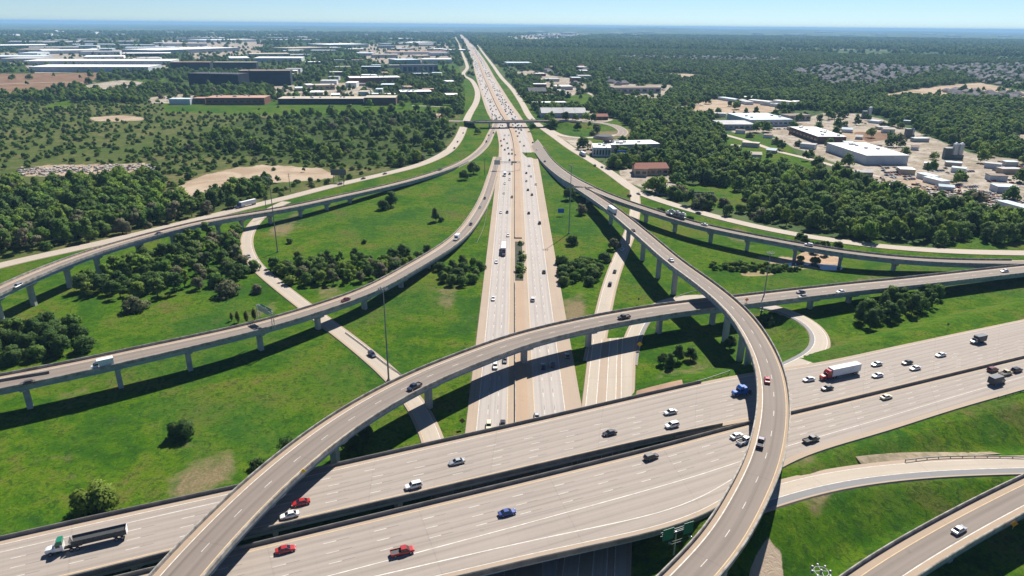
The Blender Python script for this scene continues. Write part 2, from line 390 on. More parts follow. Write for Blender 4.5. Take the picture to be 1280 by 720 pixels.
ys = np.linspace(slot[0], slot[1], 12)
op = MB(); op.add([(5-20.1+16.7, slot[0], Z0+.02), (5-20.1+21.1, slot[0], Z0+.02), (5-20.1+21.1, slot[1], Z0+.02), (5-20.1+16.7, slot[1], Z0+.02)], [(0, 1, 2, 3)])
tag(op.build('median_gap_sheet', patchy('dark_gap_tone', (.035, .04, .02), (.015, .02, .01), .6)), kind='structure')  # flat sheet; the depth of the open gap is painted in as dark colour

# wide crossing freeway: two carriageways from their traced edge lines
def two_edges(top, bot, z, sig=14, n=110):
    def e(px): return smooth_path(resample(catmull([P(u, v, z if isinstance(z, (int, float)) else np.interp(u, z[0], z[1])) for u, v in px]), 3.), sig)
    a, b = e(top), e(bot); return resample(a, arcl(a)[-1]/n*.9999), resample(b, arcl(b)[-1]/n*.9999)
ZE = 7.5
wt = [(-150, 708), (0, 674), (150, 640), (292, 610), (440, 577), (532, 556), (640, 532), (740, 509), (847, 484.5), (930, 466), (1017, 455), (1085, 440), (1160, 424), (1280, 399), (1500, 353)]
wb_ = [(-150, 781), (110, 719), (205, 695), (335, 662), (480, 629), (640, 591), (765, 562), (852, 542), (900, 532.5), (945, 525), (989, 516), (1085, 493), (1280, 446), (1500, 395)]
et = [(-150, 794), (110, 732), (320, 681), (640, 604), (880, 544), (912, 534), (945, 526), (989, 517), (1085, 494), (1280, 447), (1500, 396)]
eb_ = [(-150, 905), (200, 815), (440, 756), (595, 719), (640, 707.5), (765, 680), (887, 652), (932, 614), (985, 575), (1035, 559), (1107, 540), (1177, 516), (1280, 487), (1500, 425)]
def viaduct(name, label, top, bot, marks, i_emb_px, both, grp):
    L, R = two_edges(top, bot, ZE); rb = Ribbon(L, R); pth = (L+R)/2; n = len(pth)
    u, v = Q(pth); ie = int(np.argmin(abs(u-i_emb_px)))
    rt = root(name, (0, pth[n//2, 1], 0), label, 'viaduct', grp)
    m_ = MB(); rb.surface(m_, [(0, 1), (1.9 if both == 's' else 2.6, 0), (-2.6 if both == 's' else -2.0, 1)])
    up = np.array([0, 0, 1.]); nn = ie+1
    vs = np.concatenate([(L-up*.02)[:nn], (R-up*.02)[:nn], (R-up*.3)[:nn], (L-up*.3)[:nn]]); fs = []
    for i in range(nn-1):
        for k in (1, 2, 3): l = (k+1) % 4; fs.append((k*nn+i, l*nn+i, l*nn+i+1, k*nn+i+1))
    m_.add(vs, fs, 5); skirt(rb, m_, 1, .8, ie-1, n)
    for ln in marks(rb): rb.line(m_, *ln[0], **ln[1])
    m_.build('deck', [M['lanee'], M['should'], M['white'], M['yellow'], M['black'], M['soffit']], rt)
    g = MB()
    for q in np.linspace(.04, .96, 9): wall_along(g, (L+rb.D*(rb.W*q)[:, None])[:nn], rb.D[:nn], -.25, .25, -1.75, -.3)
    g.build('girders', M['girder'], rt)
    for e, sg, j1 in ((L, 1, n if both == 's' else nn+1), (R, -1, nn+3 if both != 's' else nn+1)):
        pm = MB(); wall_along(pm, e[:j1], rb.D[:j1]*sg, -.05, .4, -.45, .9); wall_along(pm, e[:j1], rb.D[:j1]*sg, .08, .28, .9, 1.02)
        pm.build('parapet', M['darkpar'] if (e is L) == (both != 's') or True else M['parapet'], rt)
    t = tang(pth)
    for i in range(4, ie, 7):
        if abs(pth[i, 0]-5) < 26 and abs(pth[i, 0]-7) > 3: continue
        pier(rt, pth[i], math.atan2(t[i, 1], t[i, 0])-math.pi/2, rb.W[i], 0., 5, 1.5)
    ke = ie+int(rb.W[ie]/2/(rb.len/len(pth))); EMB.append((pth[ke:], rb.W[ke:]/2)); ROADS[name+grp] = (pth, rb.W.max()/2)
    return rb
def wmarks(rb):
    a = []
    for d in (-5.7, -9.3, -12.9): a += dashes(d)
    a += dashes(-16.5, s0=95); a += dashes(-20.0, s0=230)
    return a+solid(-2.1, 3)+solid(2.4, 2)+solid(-16.4, 2, s0=0, s1=92)
def emarks(rb):
    a = []
    for d in (5.6, 9.3, 13.0): a += dashes(d)
    s9 = rb.S[int(np.argmin(abs(Q((rb.L+rb.R)/2)[0]-905)))]
    return a+solid(1.9, 3)+solid(16.8, 2, wd=.26)+solid(-2.6, 2, s1=s9)+solid(-6.9, 2, wd=.28, s1=s9, s0=60)
GE = 'carriageways of the wide crossing freeway'
WBR = viaduct('freeway_viaduct', 'wide concrete viaduct carriageway carrying the red tractor with white trailer', wt, wb_, wmarks, 856, 'n', GE+' far')
EBR = viaduct('freeway_viaduct', 'wide concrete viaduct carriageway carrying the red pickup, with an exit lane', et, eb_, emarks, 930, 's', GE)

# flyovers and ramps
def two_lane(w): return [(0, 1), (1.25, 0), (w-2.0, 1)]
def fly_lines(w): return dashes(w/2-.3)+solid(1.35, 3, wd=.2)+solid(-2.0, 2, wd=.22)
pF = path([(1520, 314, 4.5), (1280, 337, 5.6), (1132, 353.5, 6.6), (1071, 359.5, 7.4), (1000, 367.5, 8.5), (907, 378.5, 9.8), (845, 385.5, 10.5), (750, 401.5, 10.8), (650, 425.5, 11), (595, 445.5, 11.8), (537, 468.5, 12.6), (476, 499.5, 13.3), (415, 538, 14), (335, 603, 14.5), (277, 660, 14.6), (222, 720, 14.6), (150, 810, 14.5)], 9)
FW = 11.9
pE = path([(724, 234.5, 5.5), (742, 246, 8), (765, 262, 10.5), (805, 295, 14.6), (843.5, 328, 16.4), (886, 359, 17), (923, 392, 17.2), (950, 432, 17.2), (964, 470, 17.1), (967, 511, 17), (963, 545, 17), (953, 583, 17), (935, 620, 16.9), (905, 674, 16.7), (872, 711, 16.5), (800, 785, 16.2)], 8, 3.)
pB = path([(738, 235.5, 5.8), (755, 243, 7.4), (778, 252, 8.4), (822, 266.5, 9), (868, 280.5, 9), (913, 290.5, 9), (960, 299.5, 9), (1035, 313, 8.8), (1110, 322.5, 7.4), (1177, 327, 6), (1280, 328.5, 5.2), (1500, 326, 4)], 14)
pD = path([(-140, 505, 11.3), (0, 479, 11.4), (75, 464.5, 11.5), (150, 448, 11.5), (238, 428.5, 11.3), (320, 409.5, 10.6), (396, 387, 9.2), (462, 363.5, 8.2), (520, 331.5, 6.4), (553, 312, 4.8), (577, 293, 3.2), (594, 271, 1.6), (606, 249, .6), (615, 222, .36), (622, 196, .34)], 12)
pA = path([(-140, 430, 14), (0, 363, 14), (60, 336, 13.8), (130, 311, 12.4), (208, 289.5, 10.8), (270, 274.5, 9.6), (325, 266.5, 8.7), (372, 258, 8), (406, 250.5, 7.3), (437, 243.5, 6.3), (470, 236.5, 5), (532, 220.5, 2.8), (576, 204.5, 1.3), (604, 184, .5), (614, 166, .36), (622, 150, .34)], 16)
MATS5 = FM
bridge('flyover_bridge', 'broad two lane flyover sweeping across the freeway and over both crossing carriageways', pF, FW, two_lane(FW), MATS5, fly_lines(FW), (.2, 1), [frac_xy(pF, u, v) for u, v in ((1071, 382), (1011, 386), (887, 407), (824, 418), (735, 434), (650, 455), (546, 511), (412, 590), (348, 668), (250, 760))], parmat='parapet')
bridge('flyover_bridge', 'tallest flyover curving over everything like a hook on tall slender piers', pE, 9.9, [(0, 1), (1.15, 0), (8.0, 1)], MATS5, dashes(4.7)+solid(1.2, 3)+solid(-1.75, 2, wd=.26), (0, 1), [frac_xy(pE, u, v) for u, v in ((729, 253), (754, 281), (778, 305), (796, 325), (819, 348), (844, 368), (902, 427), (929, 452))]+[.66, .79, .92])
bridge('flyover_bridge', 'narrow single lane flyover carrying a car carrier toward the horizon freeway', pB, 8.9, [(0, 1), (1.2, 0), (5.7, 1)], MATS5, solid(1.25, 3)+solid(-2.6, 2), (0, .72), [frac_xy(pB, u, v) for u, v in ((768, 259), (811, 276), (847.5, 289.5), (891, 300), (939, 311), (992, 322), (1050, 331), (1110, 334))], par_span=(0, .74))
hD = np.interp(Q(pD)[0], [-60, 180, 330, 520], [6.6, 6.0, 4.9, 4.7])
bridge('flyover_bridge', 'long low flyover with a truss sign gantry above a green field', pD, 9.0, [(0, 1), (2.4, 0), (-1.4, 1)], MATS5, solid(2.5, 2)+solid(-1.5, 3), (0, .80), [frac_xy(pD, u, v) for u, v in ((-60, 525), (37, 506), (152, 491), (247, 466), (327, 438.5), (397, 410.5), (455, 388), (505, 358), (538, 334))], par_span=(0, .84), half=hD)
bridge('flyover_bridge', 'high curving flyover passing above dark thickets beside a tan frontage road', pA, 9.0, [(0, 1), (2.4, 0), (-1.4, 1)], MATS5, solid(2.5, 2)+solid(-1.5, 3), (0, .57), [frac_xy(pA, u, v) for u, v in ((-60, 440), (10, 404), (56, 384), (95, 361), (135, 344), (176, 323), (225, 309), (275, 293), (303, 285), (337, 277.5), (372, 270), (406, 261), (437, 253))], par_span=(0, .6))
# the stem where two flyovers split
tl = [(664, 183, .36), (669, 192, .6), (680, 206, 1.8), (702, 224, 4.4), (717, 232.5, 5.5)]; tr = [(672, 174, .36), (678, 182, .6), (693, 202, 1.8), (720, 222, 4.4), (745, 235, 5.8)]
def e3(px): return resample(catmull([P(*q) for q in px]), 3.)
a, b = e3(tl), e3(tr); a = resample(a, arcl(a)[-1]/40*.9999); b = resample(b, arcl(b)[-1]/40*.9999)
srb = Ribbon(a, b); mid = (a+b)/2
rt = root('walled_ramp', (mid[20, 0], mid[20, 1], 0), 'walled ramp stem where the two flyovers split beside a dark tree', 'ramp')
m_ = MB(); srb.surface(m_, [(0, 1), (1.3, 0), (-1.8, 1)]); [srb.line(m_, *l[0], **l[1]) for l in solid(1.3, 3)+solid(-1.8, 2)+dashes(4.8)]; m_.build('deck', FM, rt)
for e, sg in ((a, 1), (b, -1)):
    pm = MB(); wall_along(pm, e[8:], srb.D[8:]*sg, -.05, .36, -.4, .86); pm.build('parapet', M['parapet'], rt)
    pm = MB(); i = 8; n = len(e)-i; lo = e[i:].copy(); lo[:, 2] = -.3; hi = e[i:]-np.array([0, 0, .4]); dd = srb.D[i:]*sg
    pm.add(np.r_[lo+dd*.05, hi+dd*.05], [(k, k+1, n+k+1, n+k) if sg < 0 else (k+1, k, n+k, n+k+1) for k in range(n-1)]); pm.build('retaining_wall', M['girder'], rt)
EMB.append((mid[:14], srb.W[:14]/2)); ROADS['stem'] = (mid, srb.W.max()/2)

# lower ramp bridge in the near corner
pJ = path([(960, 830, 9), (1030, 774, 9), (1102, 719, 9), (1200, 660, 9), (1290, 613, 9), (1420, 552, 8.5), (1600, 480, 7)], 8)
bridge('flyover_bridge', 'concrete ramp bridge crossing the near corner with one silver car on it', pJ, 9.8, [(0, 1), (2.3, 0), (-2.2, 1)], MATS5, solid(2.4, 3)+solid(-2.3, 2, wd=.24), (0, .9), [frac_xy(pJ, u, v) for u, v in ((1120, 775), (1205, 713), (1330, 640))])
# low overpass across the freeway, with its curling turnaround
pM = resample(catmull([P(u, v, z) for u, v, z in ((560, 151, .36), (580, 151.5, 1.0), (592, 152, 7), (620, 152, 8), (650, 151.5, 8), (690, 151, 8), (715, 151.5, 6.5), (745, 153, 2.5), (764, 156, .5), (775, 160.5, .36), (779, 165, .36), (775, 170, .36))]), 5.)
bridge('overpass_bridge', 'low overpass spanning the busy freeway in front of a grey metal building', pM, 13., [(0, 1), (1.5, 0), (-1.5, 1)], MATS5, solid(6.5, 3), (.16, .52), [frac_xy(pM, u, v) for u, v in ((611, 159.5), (637.5, 159.5), (664, 159.5))], par_span=(.14, .6), kind=3, gd=1.3)

# roads on the ground
gl = lambda w: [((1.3, 2), dict(wd=.18)), ((-1.3, 2), dict(wd=.18)), ((w/2, 2), dict(wd=.16, dash=DASH))]
GM = [M['frontage'], M['should'], M['white'], M['yellow'], M['black'], M['should']]
def groad(name, px, w, lines=None, sig=12, breaks=None, mats=GM, step=4., z=Z0):
    p_ = path([(u, v, z) for u, v in px], sig, step); GROUND_PATHS[{(-260, 392): 'L', (1600, 318): 'K', (358, 252): 'C', (793, 238): 'G'}.get(px[0], str(px[0]))] = p_
    return grade_road(name, None, p_, w, breaks or [(0, 1), (1.2, 0), (w-1.2, 1)], mats, gl(w) if lines is None else lines)
GROUND_PATHS = {}
groad('frontage_road', [(-260, 392), (-60, 347), (0, 331), (60, 317.5), (120, 305.5), (150, 298), (200, 286), (270, 268.5), (335, 252.5), (365, 245.5), (407, 234), (445, 225.5), (482, 217), (520, 207.5), (545, 197.5), (560, 189), (572, 175), (581, 155), (587, 142), (595, 128), (597, 117), (594, 107), (588, 99), (581, 95.5), (579, 92), (584, 85), (583, 79), (578, 67), (573, 54), (569, 46)], 10.5, sig=18, step=6.)
groad('frontage_road', [(1600, 318), (1400, 318), (1280, 316), (1210, 315), (1110, 309), (1035, 299.5), (960, 286.5), (890, 269.5), (855, 260), (815, 247), (795, 239.5), (780, 228), (747, 205), (715, 186), (697, 173), (680, 161), (664, 148), (652, 128), (641, 112), (627, 97), (617, 83), (607, 70), (595, 55), (584, 45)], 10.0, sig=18, step=6.)
groad('ramp_road', [(358, 252), (340, 260), (326, 270), (314, 284), (308, 298), (309, 312), (319, 331), (353, 360.5), (384, 384.5), (416, 409), (445, 431), (490, 469.5), (514, 497), (528, 517), (538, 540), (546, 565), (556, 620), (566, 700), (572, 760)], 7.4, lines=solid(1.1, 2)+solid(-1.0, 3), sig=10, z=Z0+.02)
groad('ramp_road', [(793, 238), (794.5, 255), (791, 279), (785, 297), (771, 330), (761, 360), (752, 400), (745, 432), (741, 452)], 7.6, lines=solid(1.1, 3)+solid(-1.1, 2), z=Z0+.04)
pH = path([(930, 482, 7.43), (960, 471, 7.44), (985, 459, 7.4), (1012, 446.5, 7.0), (1026, 431, 5.6), (1021, 412, 3.8), (1001, 397, 2.6), (968, 384.5, 1.4), (920, 375.5, .7), (868, 371, .4), (838, 376, .34), (815, 387, .34), (800, 403, .34), (791, 422, .34), (786, 442, .34), (784, 455, .34)], 7, 3.)
grade_road('loop_ramp_road', None, pH, 7.6, [(0, 2), (1.6, 0), (6.6, 1)], [M['frontage'], M['should'], M['gshould'], M['white'], M['should']], [((1.7, 3), dict(wd=.25)), ((-1.1, 3), dict(wd=.2))])
EMB.append((pH[:int(len(pH)*.72)], np.full(int(len(pH)*.72), 3.8)))
L = np.array([P(u, v, Z0+.06) for u, v in ((738, 424), (734, 452), (727, 510), (716, 580), (706, 650), (690, 760))]); R = np.array([P(u, v, Z0+.06) for u, v in ((797, 421), (794, 452), (792.5, 500), (791, 580), (790, 650), (786, 760))])
L, R = resample(L, arcl(L)[-1]/50*.9999), resample(R, arcl(R)[-1]/50*.9999); cr = Ribbon(L, R); m_ = MB()
cr.surface(m_, [(0, 1), (1.3, 0), (5.2, 1), (8.8, 0), (12.3, 1), (14.3, 0), (-1., 1)]); skirt(cr, m_, 1)
for d in (1.4, 5.2, 8.8, 12.3, 14.3): cr.line(m_, d, 2, wd=.24)
tag(m_.build('connector_road', GM), kind='structure'); ROADS['connector'] = ((L+R)/2, 9.)
pI = path([(895, 640, 7.42), (935, 628, 7.4), (976, 614.5, 7.0), (1047, 597.5, 6), (1147, 585.5, 5), (1280, 580.5, 4.2), (1420, 579, 3.5)], 8)
grade_road('exit_ramp_road', None, pI, 9.2, [(0, 1), (1.6, 0), (6.2, 2), (8.6, 1)], [M['frontage'], M['should'], M['gshould'], M['white'], M['should']], [((1.7, 3), dict(wd=.18)), ((6.2, 3), dict(wd=.22))])
EMB.append((pI, np.full(len(pI), 5.)))
for nm, px, w in (('service_road', [(688, 163), (708, 171), (735, 172.5), (760, 170), (776, 168)], 9), ('service_road', [(700, 106), (735, 116), (748, 124)], 7), ('service_road', [(905, 168), (940, 178), (975, 190), (1010, 198), (1060, 212), (1105, 222)], 8), ('service_road', [(1160, 228), (1215, 240), (1290, 262)], 9), ('side_street', [(795, 240), (775, 222), (760, 213)], 6), ('service_road', [(515, 132), (545, 133), (575, 135)], 6), ('service_road', [(-20, 106), (60, 103), (120, 103)], 8)):
    groad(nm, px, w, lines=[], step=8., z=.22)
# ------------------------------------------------------------------ ground
def inpoly(u, v, poly):
    p = np.array(poly, float); r = np.zeros(u.shape, bool); j = len(p)-1
    for i in range(len(p)):
        (xi, yi), (xj, yj) = p[i], p[j]
        if yi != yj:
            c = ((yi > v) != (yj > v)) & (u < (xj-xi)*(v-yi)/(yj-yi)+xi); r ^= c
        j = i
    return r
Z = {}
Z['lawn'] = [[(-900, 560), (-260, 400), (0, 335), (130, 306), (200, 288), (270, 271), (335, 255), (420, 235), (545, 200), (586, 150), (597, 120), (592, 100), (598, 60), (625, 95), (690, 160), (745, 205), (800, 242), (880, 272), (960, 290), (1280, 319), (1800, 330), (2600, 1200), (640, 2500), (-1600, 1200)],
             [(560, 205), (592, 150), (597, 118), (585, 98), (577, 100), (578, 135), (572, 160)], [(690, 150), (780, 150), (795, 175), (740, 190), (700, 180)], [(895, 168), (935, 165), (985, 180), (1000, 196), (1020, 207), (1015, 216), (960, 214), (900, 188)],
             [(850, 232), (915, 228), (930, 246), (940, 266), (900, 262), (850, 250)], [(690, 122), (735, 117), (748, 128), (745, 134), (712, 134)], [(205, 127), (240, 126), (560, 127), (565, 139), (420, 146), (205, 140)], [(1140, 290), (1280, 285), (1500, 300), (1500, 320), (1210, 314)], [(790, 79), (845, 80), (842, 88), (800, 87)], [(760, 46), (830, 47), (800, 50)], [(205, 97), (213, 108), (150, 100)], [(55, 133), (90, 124), (95, 132), (60, 136)], [(365, 72), (430, 66), (470, 64), (470, 70), (380, 78)], [(545, 80), (572, 80), (578, 95), (548, 90)]]
Z['scrub'] = [[(-600, 150), (0, 124), (60, 128), (200, 129), (420, 138), (560, 136), (585, 150), (572, 178), (480, 214), (400, 236), (330, 250), (270, 268), (120, 304), (0, 330), (-700, 480)], [(905, 287), (960, 330), (1000, 352), (1130, 345), (1180, 330), (1100, 322), (1000, 306)]]
Z['wood'] = [[(735, 128), (820, 132), (870, 141), (900, 160), (905, 190), (955, 216), (1010, 222), (1060, 230), (1120, 255), (1200, 268), (1280, 283), (1500, 300), (1500, 312), (1210, 302), (1000, 285), (945, 270), (925, 240), (850, 224), (800, 203), (755, 196), (770, 190), (830, 185), (800, 165), (770, 150)],
             [(1005, 138), (1090, 128), (1280, 122), (1700, 130), (1700, 215), (1280, 200), (1215, 188), (1160, 165), (1140, 155), (1090, 142)], [(960, 76), (1000, 96), (1090, 112), (1180, 102), (1280, 130), (1090, 128), (1000, 125), (860, 122), (740, 118), (690, 105), (640, 82), (605, 52), (680, 46), (860, 52)],
             [(0, 240), (60, 234), (125, 228), (150, 222), (195, 226), (212, 250), (330, 230), (345, 238), (300, 256), (200, 278), (100, 300), (0, 314), (-400, 390), (-500, 300)], [(300, 150), (420, 138), (560, 142), (572, 165), (545, 190), (480, 210), (400, 205), (300, 195), (200, 195)],
             [(100, 350), (180, 318), (260, 292), (300, 288), (303, 310), (320, 345), (280, 356), (200, 372), (100, 376)], [(330, 322), (440, 318), (520, 312), (548, 320), (500, 345), (445, 352), (370, 352)], [(548, 330), (606, 300), (600, 358), (545, 360)], [(-40, 392), (60, 380), (105, 440), (20, 455), (-60, 450)],
             [(1068, 396), (1120, 370), (1178, 358), (1165, 385), (1100, 410)], [(700, 330), (760, 318), (745, 356), (702, 358)], [(-1500, 120), (-1500, 60), (0, 60), (0, 45), (560, 45), (570, 90), (560, 132), (240, 128), (125, 118), (60, 125)]]
Z['dirt'] = [[(25, 213), (60, 206), (130, 206), (190, 203), (160, 217), (100, 221), (30, 220)], [(192, 253), (212, 241), (232, 228), (258, 218), (300, 209), (330, 206), (400, 210), (424, 221), (388, 227), (335, 229), (300, 241), (250, 251)], [(108, 147), (150, 144), (182, 147), (180, 151), (120, 152)], [(825, 138), (890, 124), (960, 128), (1010, 130), (960, 141), (880, 146)], [(1085, 121), (1170, 108), (1225, 103), (1280, 115), (1400, 130), (1280, 128), (1190, 125)],
             [(805, 145), (845, 142)], [(930, 318), (985, 322), (1050, 322), (1050, 338), (985, 335)], [(880, 350), (820, 480)], [(1042, 164), (1100, 162), (1125, 172), (1080, 180)], [(935, 720), (955, 690), (975, 700), (990, 780), (930, 800)], [(400, 452), (402, 452)], [(540, 142), (560, 141), (558, 147), (545, 147)],
             [(1110, 365), (1115, 365)], [(800, 92), (860, 92), (905, 98), (860, 100)], [(1080, 226), (1150, 224), (1220, 236), (1290, 252), (1290, 268), (1180, 248), (1120, 242)]]
Z['redsoil'] = [[(-500, 110), (-100, 96), (0, 92), (127, 91), (112, 104), (40, 118), (0, 120), (-500, 150)], [(1062, 165), (1105, 165), (1120, 173), (1085, 178)], [(1195, 243), (1280, 250), (1280, 262), (1210, 252)], [(968, 207), (990, 206), (1012, 209), (1006, 213), (978, 213)], [(1085, 122), (1140, 117), (1150, 121), (1120, 124)]]
Z['pave'] = [[(1000, 150), (1036, 139), (1100, 148), (1160, 170), (1215, 192), (1330, 207), (1330, 280), (1200, 257), (1120, 240), (1100, 226), (1060, 210), (1020, 194), (990, 184), (960, 166), (905, 166), (935, 157), (985, 157)], [(755, 104), (840, 106), (845, 115), (822, 130), (788, 128), (765, 118)], [(772, 213), (800, 208), (846, 220), (848, 232), (815, 240), (780, 226)], [(905, 166), (960, 158), (1000, 158), (1050, 170), (1120, 196), (1160, 215), (1280, 235), (1500, 255), (1500, 225), (1280, 213), (1200, 196), (1160, 190), (1120, 184), (1060, 150), (1035, 142), (1015, 152), (990, 150)],
             [(1020, 152), (1036, 139), (1085, 143), (1100, 158), (1050, 160)], [(688, 140), (740, 138), (770, 150), (745, 155), (690, 150)], [(665, 96), (668, 92), (710, 97), (745, 110), (715, 120), (690, 118)], [(690, 165), (740, 176), (745, 195), (725, 188)], [(660, 95), (640, 90), (665, 88), (690, 93)], [(95, 108), (150, 100), (200, 104), (140, 114)],
             [(30, 80), (210, 78), (210, 86), (40, 92)], [(200, 50), (330, 50), (330, 60), (180, 62)], [(430, 56), (560, 54), (565, 78), (470, 80)], [(340, 108), (460, 102), (470, 120), (345, 124)], [(290, 130), (300, 120)], [(625, 46), (690, 42), (760, 43.5), (700, 50), (650, 53)], [(1235, 170), (1280, 168), (1400, 175), (1400, 195), (1280, 188)], [(185, 122), (245, 116), (245, 128), (185, 130)], [(0, 66), (60, 62), (200, 62), (200, 76), (0, 80)], [(230, 63), (310, 58), (330, 66), (240, 74)]]
Z['open'] = [[(880, 150), (940, 140), (1050, 135), (1105, 145), (1160, 168), (1215, 190), (1330, 205), (1330, 285), (1200, 262), (1120, 246), (1060, 224), (1010, 219), (955, 213), (905, 188)]]
Z['worn'] = [[(205, 606), (240, 580), (292, 566), (300, 592), (262, 618), (215, 632)], [(536, 372), (556, 360), (580, 368), (560, 384)], [(384, 362), (420, 354), (440, 366), (402, 374)], [(325, 286), (372, 264), (384, 272), (352, 296)], [(50, 506), (110, 486), (135, 490), (75, 512)], [(580, 548), (592, 548), (609, 360), (602, 360)], [(986, 640), (1020, 618), (1060, 622), (1020, 660)], [(985, 570), (1010, 585), (1030, 600), (985, 606)], [(1040, 352), (1140, 340), (1180, 345), (1090, 358)], [(890, 282), (930, 292), (960, 306), (920, 304)], [(700, 372), (735, 368), (728, 410), (712, 410)], [(300, 395), (345, 372), (350, 385), (310, 405)], [(800, 480), (830, 460), (900, 455), (880, 470)], [(740, 165), (790, 160), (800, 172), (745, 176)], [(690, 205), (740, 232), (770, 250), (700, 225)]]
Z['roofs'] = [[(990, 89), (1050, 80), (1190, 86), (1085, 110), (1040, 107)], [(1160, 82), (1280, 80), (1600, 84), (1600, 118), (1230, 104)], [(1180, 113), (1280, 117), (1450, 128), (1190, 123)], [(760, 71), (800, 70), (990, 72), (1000, 76), (960, 78), (800, 76)]]
def embank(x, y, zz, mask):
    xs, ys = x[mask], y[mask]; out = zz[mask].copy()
    for p, hw in EMB:
        q = p[::1]; h = np.broadcast_to(hw, len(p))
        bx = (xs > q[:, 0].min()-45) & (xs < q[:, 0].max()+45) & (ys > q[:, 1].min()-45) & (ys < q[:, 1].max()+45)
        ii = np.where(bx)[0]
        for k in range(0, len(ii), 6000):
            j = ii[k:k+6000]; d = np.hypot(xs[j][:, None]-q[None, :, 0], ys[j][:, None]-q[None, :, 1])
            a = np.argmin(d-h[None]*1., axis=1); dd = d[np.arange(len(j)), a]-h[a]
            e = q[a, 2]-.42-np.maximum(0, dd-1.2)/2.1
            out[j] = np.maximum(out[j], e)
    zz[mask] = out
    return zz
def hill(x, y):
    r = np.hypot(x, y); az = np.arctan2(x, y)
    h = 95*np.exp(-((az-.12)/.16)**2)+60*np.exp(-((az-.40)/.16)**2)+20*np.exp(-((az+.3)/.2)**2)
    return h*np.clip((r-9000)/16000, 0, 1)**1.5*(.8+.2*np.sin(az*40))
ang = np.r_[np.linspace(-math.pi, -.8, 40, endpoint=False), np.linspace(-.8, .8, 760), np.linspace(.8, math.pi, 41)[1:-1]]
rad = np.r_[np.exp(np.linspace(math.log(24), math.log(1500), 400)), np.exp(np.linspace(math.log(1500), math.log(42000), 240))[1:]]
AA, RR = np.meshgrid(ang, rad); gx = (RR*np.sin(AA)).ravel(); gy = (RR*np.cos(AA)).ravel()
gu, gv = Q(np.stack([gx, gy, 0*gx], 1)); front = (gy > 8) & (abs(AA.ravel()) < 1.25)
masks = {}
for k, polys in Z.items():
    if k == 'open': continue
    m = np.zeros(len(gx), bool)
    for pl in polys:
        if len(pl) < 3: continue
        a = np.array(pl); bb = front & (gu >= a[:, 0].min()) & (gu <= a[:, 0].max()) & (gv >= a[:, 1].min()) & (gv <= a[:, 1].max())
        ii = np.where(bb)[0]; m[ii] |= inpoly(gu[ii], gv[ii], pl)
    f = m.astype(np.float32).reshape(RR.shape)
    if k == 'lawn': f[:, (ang < -.8) | (ang > .8)] = 1.; f[:120] = 1.
    for _ in range(14 if k == 'worn' else 3):
        f[1:-1] = (f[:-2]+2*f[1:-1]+f[2:])/4; f[:, 1:-1] = (f[:, :-2]+2*f[:, 1:-1]+f[:, 2:])/4
    masks[k] = f.ravel()
gz = hill(gx, gy)
gz = embank(gx, gy, gz, RR.ravel() < 1100)
# a shallow bank rises towards the lower ramp bridge, a creek bed is cut on the far side
nr, na = RR.shape; verts = np.stack([gx, gy, gz], 1); verts = np.r_[verts, [[0, 0, 0]]]
i = np.arange(nr-1)[:, None]*na; j = np.arange(na)[None, :]; j2 = (j+1) % na
fq = np.stack([i+j, i+j2, i+na+j2, i+na+j], -1).reshape(-1, 4)
me = bpy.data.meshes.new('ground'); ft = np.stack([np.full(na, nr*na), np.arange(na), (np.arange(na)+1) % na], 1)
me.vertices.add(len(verts)); me.vertices.foreach_set('co', verts.ravel().astype(np.float32))
loops = np.r_[fq[:, ::-1].ravel(), ft[:, ::-1].ravel()]; me.loops.add(len(loops)); me.loops.foreach_set('vertex_index', loops.astype(np.int32))
starts = np.r_[np.arange(len(fq))*4, len(fq)*4+np.arange(na)*3]; me.polygons.add(len(starts)); me.polygons.foreach_set('loop_start', starts.astype(np.int32))
me.polygons.foreach_set('use_smooth', np.ones(len(starts), bool)); me.update(calc_edges=True); me.validate()
for nm, ks in (('zone_a', ('lawn', 'scrub', 'wood', 'dirt')), ('zone_b', ('redsoil', 'pave', 'roofs', 'worn'))):
    at = me.attributes.new(nm, 'FLOAT_COLOR', 'POINT'); c = np.zeros((len(verts), 4), np.float32)
    for q, k in enumerate(ks):
        if k: c[:-1, q] = masks[k]
    c[-1, 0] = 1 if nm == 'zone_a' else 0; at.data.foreach_set('color', c.ravel())
